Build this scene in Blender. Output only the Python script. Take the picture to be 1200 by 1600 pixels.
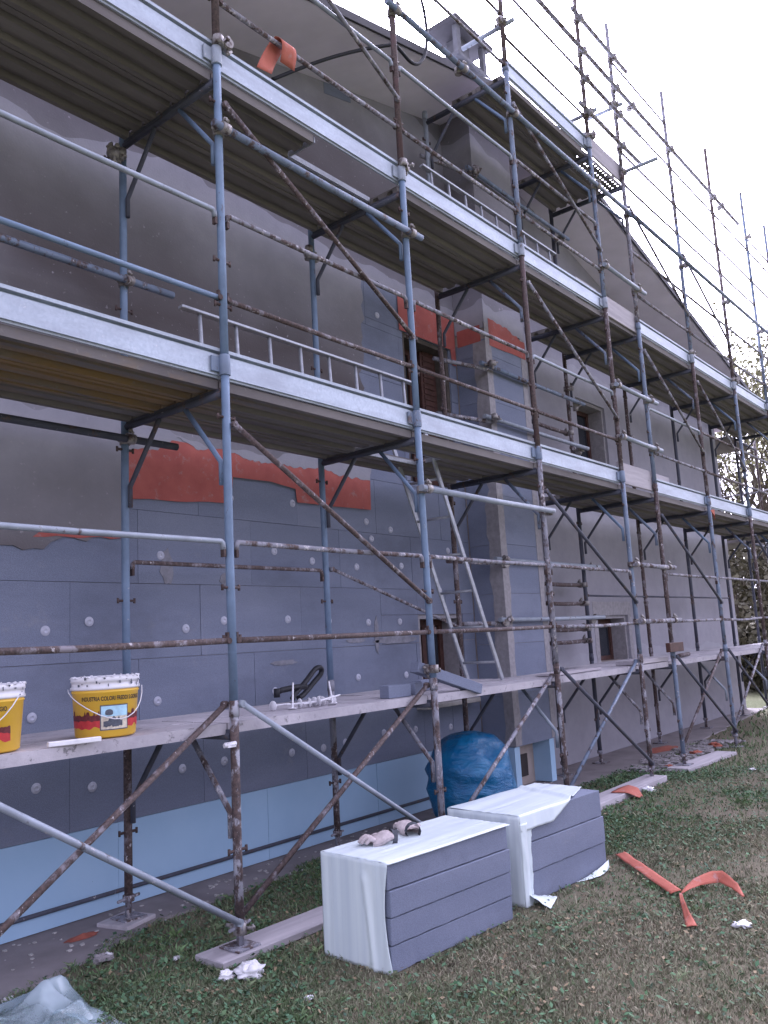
import bpy, bmesh, math, random
import numpy as np
from mathutils import Vector, Matrix, noise

# ------------------------------------------------------------------ camera, sky, sun, exposure
for o in list(bpy.data.objects): bpy.data.objects.remove(o, do_unlink=True)
SC = bpy.context.scene
COL = SC.collection
CAMZ = 1.53
def cam_axes(yaw, pitch, roll):
    cy, sy, cp, sp = math.cos(yaw), math.sin(yaw), math.cos(pitch), math.sin(pitch)
    f = Vector((sy*cp, cy*cp, sp)); r = Vector((cy, -sy, 0)); u = r.cross(f)
    cr, sr = math.cos(roll), math.sin(roll)
    return cr*r + sr*u, -sr*r + cr*u, f
R_, U_, F_ = cam_axes(math.radians(51.0894), math.radians(8.8093), math.radians(-3.1821))
cd = bpy.data.cameras.new('camera'); cam = bpy.data.objects.new('camera', cd); COL.objects.link(cam)
cam.matrix_world = Matrix(((R_.x, U_.x, -F_.x, 0), (R_.y, U_.y, -F_.y, 0), (R_.z, U_.z, -F_.z, CAMZ), (0, 0, 0, 1)))
cd.sensor_fit = 'VERTICAL'; cd.sensor_height = 36; cd.lens = 1313.6/1600*36
cd.clip_start = 0.05; cd.clip_end = 3000
SC.camera = cam

SUN_EL, SUN_ROT = math.radians(42), math.radians(62)
w = bpy.data.worlds.new('World'); SC.world = w; w.use_nodes = True
nt = w.node_tree; nt.nodes.clear()
sky = nt.nodes.new('ShaderNodeTexSky'); sky.sky_type = 'NISHITA'; sky.sun_disc = False
sky.sun_elevation = SUN_EL; sky.sun_rotation = SUN_ROT; sky.air_density = 1.0; sky.dust_density = 6.0; sky.ozone_density = 1.0
hs = nt.nodes.new('ShaderNodeHueSaturation'); hs.inputs['Saturation'].default_value = 0.10
tint = nt.nodes.new('ShaderNodeMix'); tint.data_type = 'RGBA'; tint.blend_type = 'MULTIPLY'; tint.inputs[0].default_value = 1
tint.inputs[7].default_value = (0.95, 0.925, 1.22, 1)
bg = nt.nodes.new('ShaderNodeBackground'); bg.inputs['Strength'].default_value = 0.13
out = nt.nodes.new('ShaderNodeOutputWorld')
nt.links.new(sky.outputs[0], hs.inputs['Color']); nt.links.new(hs.outputs[0], tint.inputs[6])
nt.links.new(tint.outputs[2], bg.inputs['Color']); nt.links.new(bg.outputs[0], out.inputs['Surface'])
sl = bpy.data.lights.new('sun', 'SUN'); sl.energy = 0.5; sl.angle = math.radians(25); sl.color = (1.0, 0.97, 0.95)
sun = bpy.data.objects.new('sun', sl); COL.objects.link(sun)
# rotation 0 of the sky points to +Y, growing clockwise seen from above
sd = Vector((math.sin(SUN_ROT)*math.cos(SUN_EL), math.cos(SUN_ROT)*math.cos(SUN_EL), math.sin(SUN_EL)))
sun.rotation_euler = sd.to_track_quat('Z', 'Y').to_euler()
SC.view_settings.view_transform = 'Standard'; SC.view_settings.look = 'None'
SC.view_settings.exposure = 2.4; SC.view_settings.gamma = 1.0; SC.view_settings.use_curve_mapping = False

# ------------------------------------------------------------------ material helpers
class NT:
    def __init__(s, name):
        s.m = bpy.data.materials.new(name); s.m.use_nodes = True; s.t = s.m.node_tree
        s.b = s.t.nodes['Principled BSDF']; s.pos = None
    def n(s, typ, **kw):
        x = s.t.nodes.new('ShaderNode' + typ)
        for k, v in kw.items(): setattr(x, k, v)
        return x
    def l(s, a, b): s.t.links.new(a, b)
    def P(s, scale=(1, 1, 1)):
        if s.pos is None: s.pos = s.n('NewGeometry').outputs['Position']
        if scale == (1, 1, 1): return s.pos
        m = s.n('Mapping'); m.inputs['Scale'].default_value = scale; s.l(s.pos, m.inputs['Vector']); return m.outputs[0]
    def noise(s, scale, detail=4, rough=.55, stretch=(1, 1, 1), dist=0):
        x = s.n('TexNoise'); x.inputs['Scale'].default_value = scale; x.inputs['Detail'].default_value = detail
        x.inputs['Roughness'].default_value = rough; x.inputs['Distortion'].default_value = dist
        s.l(s.P(stretch), x.inputs['Vector']); return x.outputs['Fac']
    def ramp(s, fac, a, b, ca=(0, 0, 0, 1), cb=(1, 1, 1, 1)):
        x = s.n('ValToRGB'); e = x.color_ramp.elements
        e[0].position = a; e[1].position = b; e[0].color = ca; e[1].color = cb
        s.l(fac, x.inputs[0]); return x.outputs[0]
    def mix(s, fac, a, b, mode='MIX'):
        x = s.n('Mix', data_type='RGBA', blend_type=mode)
        for i, v in ((0, fac), (6, a), (7, b)):
            if isinstance(v, (int, float)): x.inputs[i].default_value = v
            elif isinstance(v, tuple): x.inputs[i].default_value = v if len(v) == 4 else (*v, 1)
            else: s.l(v, x.inputs[i])
        return x.outputs[2]
    def math(s, op, a, b=None):
        x = s.n('Math', operation=op)
        for i, v in ((0, a), (1, b)):
            if v is None: continue
            if isinstance(v, (int, float)): x.inputs[i].default_value = v
            else: s.l(v, x.inputs[i])
        return x.outputs[0]
    def col(s, c):
        if isinstance(c, tuple): s.b.inputs['Base Color'].default_value = (*c[:3], 1)
        else: s.l(c, s.b.inputs['Base Color'])
    def set(s, rough=.8, metal=0, spec=.3):
        s.b.inputs['Roughness'].default_value = rough; s.b.inputs['Metallic'].default_value = metal
        s.b.inputs['Specular IOR Level'].default_value = spec
    def bump(s, h, strength=.3, dist=.01):
        x = s.n('Bump'); x.inputs['Strength'].default_value = strength; x.inputs['Distance'].default_value = dist
        s.l(h, x.inputs['Height']); s.l(x.outputs[0], s.b.inputs['Normal'])
    def rand(s): return s.n('ObjectInfo').outputs['Random']
MAT = {}
def simple(name, c, rough=.7, metal=0, var=.15, scale=8, bump=0, bscale=40, spec=.3):
    k = NT(name); n = k.noise(scale)
    k.col(k.mix(k.ramp(n, .3, .7), tuple(x*(1-var) for x in c), tuple(min(1, x*(1+var)) for x in c)))
    k.set(rough, metal, spec)
    if bump: k.bump(k.noise(bscale), bump, .004)
    MAT[name] = k.m; return k

def tube_mat(name, paint, rust, splash, rough=.55, metal=0.0):
    k = NT(name)
    v = k.ramp(k.noise(9, 5), .3, .7)
    c = k.mix(v, tuple(x*.82 for x in paint), tuple(min(1, x*1.14) for x in paint))
    rn = k.noise(13, 7, .7, (1, 1, .55))
    rc = k.mix(k.ramp(k.noise(60, 4), .35, .65), (.055, .041, .041), (.125, .088, .082))
    c = k.mix(k.ramp(rn, .62-rust*.5, .70-rust*.5), c, rc)
    sn = k.noise(34, 6, .72, (1, 1, .6))
    sm = k.ramp(k.noise(3.2, 3), .3, .75)
    th = k.math('ADD', sn, k.math('MULTIPLY', k.math('SUBTRACT', sm, .5), .14))
    c = k.mix(k.ramp(th, .69-splash*.2, .735-splash*.2), c, (.50, .47, .49))
    k.col(c); k.set(rough, metal, .4); k.bump(rn, .5, .003); MAT[name] = k.m
tube_mat('tube_blue', (.15, .215, .315), -.02, .10)
tube_mat('tube_blueworn', (.165, .21, .29), .18, .32)
tube_mat('tube_rust', (.23, .21, .235), .46, .42, .75)
tube_mat('tube_brown', (.10, .058, .06), .45, .02, .65)
tube_mat('tube_dirty', (.24, .24, .28), .28, .60, .8)
tube_mat('tube_galv', (.29, .325, .38), .04, .30, .55, .15)
tube_mat('tube_flaky', (.36, .36, .41), .40, .30, .8)
tube_mat('pin_rust', (.06, .038, .035), .3, .05, .8)
tube_mat('tube_dark', (.065, .07, .095), .12, .10, .7)
tube_mat('coupler_steel', (.30, .28, .27), .22, .42, .5, .35)

k = NT('galv_sheet')
vor = k.n('TexVoronoi'); vor.inputs['Scale'].default_value = 70; k.l(k.P(), vor.inputs['Vector'])
c = k.mix(k.ramp(vor.outputs['Color'], .1, .9), (.38, .435, .51), (.46, .515, .59))
c = k.mix(k.ramp(k.noise(2.2, 6, .65, (1, 1, 4)), .40, .72), c, (.30, .33, .39))
c = k.mix(k.ramp(k.noise(30, 5, .7), .66, .72), c, (.66, .64, .65))
c = k.mix(k.ramp(k.noise(7, 6, .75, (1, 1, .5)), .62, .72, (0, 0, 0, 1), (.7, .7, .7, 1)), c, (.24, .24, .27))
k.col(c); k.set(.5, .25, .5); k.bump(k.noise(3, 3), .15, .02); MAT['galv_sheet'] = k.m

k = NT('deck_steel')
c = k.mix(k.ramp(k.noise(1.7, 5, .6, (.5, 3, 1)), .3, .7), (.135, .122, .122), (.225, .207, .204))
vd = k.n('VectorMath', operation='DISTANCE'); mp = k.n('Mapping'); mp.inputs['Scale'].default_value = (.55, 1.6, 1); k.l(k.P(), mp.inputs['Vector']); k.l(mp.outputs[0], vd.inputs[0]); vd.inputs[1].default_value = (2.35*.55, 3.95*1.6, 3.0)
st_ = k.math('SUBTRACT', k.noise(2.2, 5, .7, (.5, 3, 1)), k.math('MULTIPLY', vd.outputs['Value'], .45))       # one old timber-coloured rust stain
c = k.mix(k.ramp(st_, .20, .42), c, (.25, .165, .085))
c = k.mix(k.ramp(k.noise(25, 5, .7), .62, .72), c, (.22, .205, .195))
k.col(c); k.set(.85, .0, .2); k.bump(k.noise(12, 4), .25, .006); MAT['deck_steel'] = k.m

k = NT('deck_splashed')
c = k.mix(k.ramp(k.noise(3, 6, .65), .35, .65), (.34, .32, .35), (.50, .47, .50))
c = k.mix(k.ramp(k.noise(18, 6, .75), .58, .66), c, (.20, .19, .20))
k.col(c); k.set(.9); k.bump(k.noise(45, 5), .5, .004); MAT['deck_splashed'] = k.m

k = NT('plaster')
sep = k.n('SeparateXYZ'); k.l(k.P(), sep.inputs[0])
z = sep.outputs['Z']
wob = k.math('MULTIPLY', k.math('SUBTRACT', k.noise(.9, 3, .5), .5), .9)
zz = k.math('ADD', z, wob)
per = k.math('FRACT', k.math('DIVIDE', k.math('SUBTRACT', zz, 1.22), 1.92))      # deck shade painted into the coat: pale right under each deck, darker below
deck_shade = k.ramp(per, 0.0, 1.0)
r_ = deck_shade.node.color_ramp; r_.elements[0].color = (.55, .55, .55, 1); r_.elements[1].color = (0, 0, 0, 1)
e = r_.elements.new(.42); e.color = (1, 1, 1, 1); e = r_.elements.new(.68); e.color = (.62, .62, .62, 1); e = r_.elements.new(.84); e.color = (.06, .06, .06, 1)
shade_fac = k.math('MULTIPLY', deck_shade, k.ramp(k.noise(.55, 3, .5, (.6, 1, 1)), .24, .52))
xl = k.ramp(k.math('DIVIDE', sep.outputs['X'], 16.0), .42, .56, (1, 1, 1, 1), (.28, .28, .28, 1))   # painted shade bands weaker and coat paler to the right
shade_fac = k.math('MULTIPLY', shade_fac, xl)
dry = k.mix(k.ramp(k.noise(5, 6, .65), .3, .7), (.275, .272, .305), (.325, .318, .355))  # base tone of the coat, before the painted deck shade
dry = k.mix(xl, k.mix(k.ramp(k.noise(5, 6, .65), .3, .7), (.33, .322, .365), (.39, .38, .425)), dry)  # base tone of the coat, varied to the right
c = k.mix(shade_fac, dry, (.105, .092, .094))  # painted deck shade over the base tone of the coat
c = k.mix(k.ramp(k.noise(26, 4, .6), .64, .74), c, (.36, .34, .37))
k.col(c); k.set(.92, 0, .2)
k.bump(k.math('ADD', k.noise(70, 4, .6), k.math('MULTIPLY', k.noise(4, 4, .6, (1, 1, 2.5)), 2.0)), .28, .006); MAT['plaster'] = k.m

simple('plaster_smear', (.30, .285, .30), .95, 0, .15, 20, .4)
simple('smear_thin', (.225, .225, .26), .95, 0, .2, 24, .4)
simple('plaster_beige', (.40, .34, .31), .95, 0, .12, 9, .3)
k = NT('eps_grey')
b0 = k.mix(k.rand(), (.152, .174, .240), (.168, .190, .258))
spk = k.n('TexVoronoi'); spk.inputs['Scale'].default_value = 190; k.l(k.P(), spk.inputs['Vector'])
c = k.mix(k.ramp(spk.outputs['Distance'], .0, .55, (.75, .75, .75, 1), (1.12, 1.12, 1.12, 1)), b0, b0); c = k.mix(1.0, b0, k.ramp(spk.outputs['Distance'], .1, .6, (.86, .86, .86, 1), (1.12, 1.12, 1.12, 1)), 'MULTIPLY')
c = k.mix(k.ramp(k.noise(1.5, 5, .6, (.6, 1, 2.4)), .35, .72), c, k.mix(1.0, c, (1.25, 1.22, 1.18, 1), 'MULTIPLY'))
c = k.mix(k.ramp(k.noise(3.2, 7, .78), .60, .80, (0, 0, 0, 1), (.7, .7, .7, 1)), c, (.28, .28, .31))
c = k.mix(k.ramp(k.noise(1.1, 5, .65, (1, 1, 1.6)), .52, .70, (0, 0, 0, 1), (.5, .5, .5, 1)), c, (.105, .115, .155))
k.col(c); k.set(.85, 0, .25); k.bump(spk.outputs['Distance'], .25, .003); MAT['eps_grey'] = k.m
k = NT('xps_blue')
c = k.mix(k.ramp(k.noise(2, 4, .6), .3, .7), (.33, .50, .68), (.38, .55, .725))
c = k.mix(k.ramp(k.noise(9, 6, .75), .66, .74), c, (.30, .33, .38))
c = k.mix(k.ramp(k.noise(30, 2, .5), .80, .83), c, (.08, .09, .11))
k.col(c); k.set(.7, 0, .3); MAT['xps_blue'] = k.m
def mesh_mat(name, c1, c2):
    k = NT(name)
    ck = k.n('TexChecker'); ck.inputs['Scale'].default_value = 230; k.l(k.P(), ck.inputs['Vector'])
    c = k.mix(k.ramp(k.noise(6, 5, .6), .3, .7), c1, c2)
    c = k.mix(k.math('MULTIPLY', ck.outputs['Fac'], .25), c, tuple(x*.6 for x in c1))
    c = k.mix(k.ramp(k.noise(11, 6, .75), .56, .74, (0, 0, 0, 1), (.75, .75, .75, 1)), c, (.36, .30, .30))
    k.col(c); k.set(.8, 0, .25); MAT[name] = k.m; return k
k = mesh_mat('mesh_red', (.36, .095, .085), (.47, .135, .115))
mesh_mat('mesh_orange', (.40, .115, .08), (.52, .165, .12))
simple('soffit', (.80, .75, .84), .8, 0, .06, 3)
simple('fascia', (.055, .052, .06), .6)
simple('roof_foil', (.70, .74, .80), .45, .1, .1, 6, .3, 8)
simple('chimney_render', (.15, .15, .17), .85, 0, .2, 8, .2)
simple('chimney_cap', (.075, .07, .08), .7)
simple('dowel', (.46, .47, .56), .6, 0, .1, 30)
simple('white_plastic', (.72, .71, .75), .5, 0, .06, 30)
simple('wood_brown', (.075, .036, .030), .6, 0, .3, 14)
simple('curtain', (.10, .085, .075), .9, 0, .25, 10)
simple('stone_sill', (.40, .38, .37), .8, 0, .15, 20, .2)
simple('alu', (.34, .355, .39), .42, .45, .15, 30)
simple('rubber', (.018, .019, .024), .55, 0, .2, 30)
simple('concrete', (.235, .21, .215), .95, 0, .2, 3, .4, 60)
simple('stone_mix', (.27, .25, .26), .95, 0, .35, 30, .4, 60)
simple('brick_red', (.33, .10, .07), .9, 0, .2, 30)
simple('bucket_yellow', (.78, .47, .05), .42, 0, .06, 6, 0, 40, .5)
simple('bucket_white', (.74, .73, .77), .5, 0, .05, 10)
simple('ink_dark', (.045, .035, .035), .6)
simple('ink_red', (.50, .045, .05), .5, 0, .2, 40)
simple('ink_maroon', (.13, .03, .035), .5, 0, .3, 60)
simple('ink_sky', (.42, .66, .80), .4, 0, .18, 40)
simple('ink_sand', (.62, .56, .46), .4, 0, .25, 60)
simple('ink_grey', (.10, .11, .14), .4, 0, .3, 60)
simple('glove_cloth', (.46, .40, .40), .95, 0, .2, 40, .4, 200)
simple('glove_grip', (.07, .075, .09), .9, 0, .3, 60)
simple('paper', (.76, .75, .78), .8, 0, .08, 20)
simple('bark', (.085, .07, .055), .95, 0, .3, 12, .4, 20)
k = NT('wood_board')
c = k.mix(k.ramp(k.noise(6, 6, .65, (.25, 3, 3)), .3, .7), (.33, .305, .33), (.49, .455, .48))
c = k.mix(k.ramp(k.noise(20, 5, .7), .64, .72), c, (.58, .56, .57))
c = k.mix(k.ramp(k.noise(7, 5, .7), .64, .76), c, (.19, .16, .15))
k.col(c); k.set(.9); k.bump(k.noise(9, 6, .7, (.3, 5, 5)), .35, .004); MAT['wood_board'] = k.m
k = NT('film')
wv = k.noise(1.0, 3, .5, (26, .0, .0)); wv2 = k.noise(1.0, 3, .5, (.6, 26, .6))
nn = k.n('NewGeometry'); sp = k.n('SeparateXYZ'); k.l(nn.outputs['Normal'], sp.inputs[0])
up = k.ramp(sp.outputs['Z'], .4, .6)
st = k.mix(up, k.noise(1.0, 5, .62, (4, 13, .22)), k.noise(1.0, 5, .62, (.35, 11, .4)))
c = k.mix(k.ramp(st, .38, .62), (.60, .68, .72), (.73, .81, .82))
k.col(c); k.set(.38, 0, .5); k.bump(st, .10, .004)
k.b.inputs['Subsurface Weight'].default_value = 0.0
MAT['film'] = k.m
k = NT('bag_blue')
n1 = k.noise(5, 5, .6)
k.col(k.mix(k.ramp(n1, .3, .75), (.004, .095, .24), (.008, .17, .35))); k.set(.28, 0, .5); k.bump(k.noise(7, 6, .65, (1, 1, 2.2), 1.2), .9, .025); MAT['bag_blue'] = k.m
k = NT('clear_plastic')
k.col((.56, .66, .72)); k.set(.16, 0, .7); k.bump(k.noise(7, 2, .5), .2, .01)
tr = k.n('BsdfTransparent'); tr.inputs[0].default_value = (.86, .92, .93, 1); ms = k.n('MixShader')
k.l(k.ramp(k.noise(4.5, 3, .5), .30, .72, (.10, .10, .10, 1), (.60, .60, .60, 1)), ms.inputs[0])
k.l(tr.outputs[0], ms.inputs[1]); k.l(k.b.outputs[0], ms.inputs[2])
k.l(ms.outputs[0], k.t.nodes['Material Output'].inputs['Surface']); MAT['clear_plastic'] = k.m
k = NT('glass'); k.col((.03, .035, .045)); k.set(.08, 0, .6); MAT['glass'] = k.m
k = NT('lawn_soil')
c = k.mix(k.ramp(k.noise(1.1, 5, .6), .35, .65), (.17, .15, .11), (.15, .15, .095))
c = k.mix(k.ramp(k.noise(40, 5, .7), .35, .7), c, (.19, .16, .12))
c = k.mix(k.ramp(k.noise(.08, 3), .45, .6), c, (.06, .085, .03))
k.col(c); k.set(.95, 0, .1); k.bump(k.noise(35, 5, .7), .8, .02); MAT['lawn_soil'] = k.m
def attr_mat(name, rough=.75):
    k = NT(name); a = k.n('Attribute'); a.attribute_name = 'Col'; k.col(a.outputs['Color']); k.set(rough, 0, .25)
    MAT[name] = k.m
attr_mat('grass'); attr_mat('leaf')

# ------------------------------------------------------------------ mesh helpers
class MB:
    def __init__(s): s.v = []; s.f = []; s.sm = []; s.mi = []; s.cur = 0
    def add(s, vs, fs, smooth=False):
        o = len(s.v); s.v += [tuple(p) for p in vs]
        s.f += [tuple(i+o for i in q) for q in fs]; s.sm += [smooth]*len(fs); s.mi += [s.cur]*len(fs); return s
    def box(s, x0, x1, y0, y1, z0, z1):
        v = [(x, y, z) for z in (z0, z1) for y in (y0, y1) for x in (x0, x1)]
        return s.add(v, [(0, 2, 3, 1), (4, 5, 7, 6), (0, 1, 5, 4), (2, 6, 7, 3), (0, 4, 6, 2), (1, 3, 7, 5)])
    def tube(s, pts, r, n=10, caps=True):
        pts = [Vector(p) for p in pts]; m = len(pts); rs = r if isinstance(r, (list, tuple)) else [r]*m
        t0 = (pts[1]-pts[0]).normalized(); a = Vector((0, 0, 1)) if abs(t0.z) < .9 else Vector((0, 1, 0))
        u = t0.cross(a).normalized(); vs = []
        for i, p in enumerate(pts):
            t = ((pts[min(i+1, m-1)]-p).normalized() + (p-pts[max(i-1, 0)]).normalized()).normalized() if 0 < i < m-1 else (pts[min(i+1, m-1)]-pts[max(i-1, 0)]).normalized()
            u = (u - t*u.dot(t)).normalized(); b = t.cross(u)
            for q in range(n):
                an = 2*math.pi*q/n; vs.append(p + (u*math.cos(an) + b*math.sin(an))*rs[i])
        fs = [(i*n+q, i*n+(q+1) % n, (i+1)*n+(q+1) % n, (i+1)*n+q) for i in range(m-1) for q in range(n)]
        s.add(vs, fs, True)
        if caps:
            o = len(s.v)-len(vs)
            s.f += [tuple(o+q for q in reversed(range(n))), tuple(o+(m-1)*n+q for q in range(n))]; s.sm += [False]*2; s.mi += [s.cur]*2
        return s
    def lathe(s, prof, n=28, cx=0, cy=0, smooth=True):
        vs = [(cx+r*math.cos(2*math.pi*q/n), cy+r*math.sin(2*math.pi*q/n), z) for r, z in prof for q in range(n)]
        fs = [(i*n+q, i*n+(q+1) % n, (i+1)*n+(q+1) % n, (i+1)*n+q) for i in range(len(prof)-1) for q in range(n)]
        return s.add(vs, fs, smooth)
    def prism_x(s, prof, x0, x1):
        n = len(prof); vs = [(x0, y, z) for y, z in prof] + [(x1, y, z) for y, z in prof]
        fs = [(q, (q+1) % n, n+(q+1) % n, n+q) for q in range(n)] + [tuple(reversed(range(n))), tuple(range(n, 2*n))]
        return s.add(vs, fs)
    def slab_xz(s, poly, y0, y1):          # polygon in x,z given a thickness in y (front at y0)
        n = len(poly); vs = [(x, y0, z) for x, z in poly] + [(x, y1, z) for x, z in poly]
        fs = [tuple(range(n)), tuple(reversed(range(n, 2*n)))] + [((q+1) % n, q, n+q, n+(q+1) % n) for q in range(n)]
        return s.add(vs, fs)
    def mesh(s, name):
        me = bpy.data.meshes.new(name); me.from_pydata(s.v, [], s.f)
        me.polygons.foreach_set('use_smooth', s.sm); me.polygons.foreach_set('material_index', s.mi)
        bm = bmesh.new(); bm.from_mesh(me); bmesh.ops.recalc_face_normals(bm, faces=bm.faces); bm.to_mesh(me); bm.free()
        me.update(); return me
    def build(s, name, m, parent=None, loc=None):
        return put(name, s.mesh(name), m, parent, loc)
def put(name, me, m, parent=None, loc=None):
    if m and not me.materials:
        for q in (m if isinstance(m, (list, tuple)) else (m,)): me.materials.append(MAT[q])
    o = bpy.data.objects.new(name, me); COL.objects.link(o)
    if loc is not None: o.location = loc
    if parent is not None: attach(o, parent)
    return o
def world_loc(o):
    v = Vector((0, 0, 0)); 
    M = Matrix.Identity(4)
    chain = []
    while o is not None: chain.append(o); o = o.parent
    for c in reversed(chain): M = M @ c.matrix_parent_inverse @ c.matrix_basis
    return M
def attach(o, parent, local=False):
    o.parent = parent
    if not local: o.matrix_parent_inverse = world_loc(parent).inverted()
def empty(name, loc, rz=0):
    o = bpy.data.objects.new(name, None); COL.objects.link(o); o.location = loc; o.rotation_euler = (0, 0, rz); o.empty_display_size = .2; return o
def tag(o, label, cat, group=None):
    o['label'] = label; o['category'] = cat
    if group: o['group'] = group
    return o
def struct(o, kind='structure'): o['kind'] = kind; return o
def bevel(o, wd=.004, seg=1):
    m = o.modifiers.new('bevel', 'BEVEL'); m.width = wd; m.segments = seg; m.limit_method = 'ANGLE'; return o
def solid(o, t=.003):
    m = o.modifiers.new('thickness', 'SOLIDIFY'); m.thickness = t; m.offset = 0; return o
def grid(fn, nu, nv):
    b = MB(); vs = [fn(i/nu, j/nv) for j in range(nv+1) for i in range(nu+1)]
    fs = [(j*(nu+1)+i, j*(nu+1)+i+1, (j+1)*(nu+1)+i+1, (j+1)*(nu+1)+i) for j in range(nv) for i in range(nu)]
    return b.add(vs, fs, True)
def nz(x, y=0, z=0): return noise.noise(Vector((x, y, z)))
rng = random.Random(7)
ORD = ['zeroth', 'first', 'second', 'third', 'fourth', 'fifth', 'sixth', 'seventh', 'eighth', 'ninth']

# ------------------------------------------------------------------ ground
def ground_z(x, y): return 0.0
gb = MB()
gb.add([(-400, -400, 0), (600, -400, 0), (600, 600, 0), (-400, 600, 0)], [(0, 1, 2, 3)])
struct(gb.build('ground', 'lawn_soil'))
edge = [(-4, 4.05), (1.2, 4.0), (2.06, 4.06), (2.5, 4.17), (3.03, 4.34), (3.7, 4.38), (4.6, 4.44), (5.5, 4.30), (6.5, 4.20), (7.6, 4.12), (8.3, 4.06), (9.4, 4.02), (10.8, 4.08), (12.5, 4.2), (14.7, 4.42), (16.0, 4.5)]
fr = []
for (a, b), (c_, d) in zip(edge[:-1], edge[1:]):
    m = max(1, int((c_-a)/.12))
    for q in range(m): t = q/m; fr.append((a+(c_-a)*t, b+(d-b)*t + .05*nz(3*(a+(c_-a)*t), 5)))
fr.append(edge[-1])
cb = MB(); n = len(fr)
vs = [(x, y, .012) for x, y in fr] + [(x, 4.95, .016) for x, y in fr] + [(x, y-.02, -.02) for x, y in fr]
cb.add(vs, [(i, i+1, n+i+1, n+i) for i in range(n-1)] + [(2*n+i, 2*n+i+1, i+1, i) for i in range(n-1)])
struct(cb.build('pavement', 'concrete'))

# ------------------------------------------------------------------ house
WY = 4.78                                 # face of the insulation
RX, RZ, SL = 7.85, 7.36, .2440            # ridge, its soffit height, roof slope
VY = 3.95                                 # outer edge of the verge
XL, XR = -1.2, 15.78
def soff(x): return RZ - SL*abs(x-RX)
house = empty('house', (7.3, 4.8, 0))
tag(house, 'gabled house with grey insulation boards and half plastered wall behind the scaffold', 'house')
def rects(x0, x1, z0, z1, holes):
    xs = sorted({x0, x1, *[h[0] for h in holes], *[h[1] for h in holes]}); zs = sorted({z0, z1, *[h[2] for h in holes], *[h[3] for h in holes]})
    xs = [x for x in xs if x0 <= x <= x1]; zs = [q for q in zs if z0 <= q <= z1]
    for a, b in zip(xs[:-1], xs[1:]):
        for c, d in zip(zs[:-1], zs[1:]):
            mx, mz = (a+b)/2, (c+d)/2
            if not any(h[0] < mx < h[1] and h[2] < mz < h[3] for h in holes): yield a, b, c, d
W_LOW, W_UP = (6.34, 7.08, .95, 1.77), (6.36, 7.16, 3.05, 4.56)
W_RL, W_RU = (10.13, 11.08, 1.13, 1.72), (10.08, 10.98, 3.62, 4.62)
HOLES = [W_LOW, W_UP, W_RL, W_RU]
core = MB()
for a, b, c, d in rects(XL, XR, -.05, 5.15, HOLES): core.box(a, b, 4.801, 5.10, c, d)
core.slab_xz([(XL, 5.15), (XR, 5.15), (XR, soff(XR)), (RX, RZ), (XL, soff(XL))], 4.801, 5.10)
core.box(XL, XL+.3, 5.10, 11, -.05, soff(XL)); core.box(XR-.3, XR, 5.10, 11, -.05, soff(XR))
core.slab_xz([(XL, -.05), (XR, -.05), (XR, soff(XR)), (RX, RZ), (XL, soff(XL))], 11, 11.3)
core.box(XL+.3, XR-.3, 5.11, 10.9, 2.55, 2.75)
core.build('wall', 'plaster_beige', house)
# roof and soffit
rf = MB()
ex0, ex1, T = XL-.8, XR+.85, .055
rf.slab_xz([(ex0, soff(ex0)+.0185), (RX, RZ+.0185), (ex1, soff(ex1)+.0185), (ex1, soff(ex1)+T), (RX, RZ+T), (ex0, soff(ex0)+T)], VY+.012, 12)
roof = rf.build('roof', 'roof_foil', house)
so = MB()
so.slab_xz([(ex0+.02, soff(ex0+.02)), (RX, RZ), (ex1-.02, soff(ex1-.02)), (ex1-.02, soff(ex1-.02)+.018), (RX, RZ+.018), (ex0+.02, soff(ex0+.02)+.018)], VY+.03, 11.9)
so.build('soffit', 'soffit', roof)
for a, b in ((ex0, RX), (RX, ex1)):
    f = MB(); f.slab_xz([(a, soff(a)-.012), (b, soff(b)-.012), (b, soff(b)+T+.008), (a, soff(a)+T+.008)] if a < b else [], VY-.012, VY+.010)
    f.build('fascia', 'fascia', roof)
# folded underlay foil standing up along the right verge and lying near the ridge
def foil(x0, x1, h, nm):
    def fn(u, v):
        x = x0+(x1-x0)*u; hh = h*(.55+.6*nz(x*2.1, 7)+.25*nz(x*9, 2))
        return (x, VY+.06+.10*nz(x*3, v*2, 1)+.25*v*v, soff(x)+T+.01+max(.02, hh)*v+.02*nz(x*11, v*5))
    return solid(grid(fn, 90, 8).build(nm, 'roof_foil', roof), .004)
foil(12.0, 16.3, .30, 'underlay_foil'); foil(5.9, 7.5, .22, 'underlay_foil')
# chimney above the roof
ch = MB(); ch.box(7.40, 7.95, 4.52, 4.86, 7.25, 7.98); chim = ch.build('chimney', 'chimney_render', house)
x = MB(); x.box(7.32, 8.01, 4.47, 4.90, 7.982, 8.04); bevel(x.build('chimney_collar', 'chimney_render', chim), .01)
x = MB(); x.box(7.56, 7.76, 4.60, 4.78, 8.042, 8.40); x.box(7.36, 7.43, 4.50, 4.56, 8.042, 8.40); x.box(7.90, 7.97, 4.50, 4.56, 8.042, 8.40)
x.build('chimney_flue', 'chimney_render', chim)
x = MB(); x.box(7.26, 8.06, 4.44, 4.92, 8.402, 8.45); bevel(x.build('chimney_cap', 'chimney_cap', chim), .008)

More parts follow.
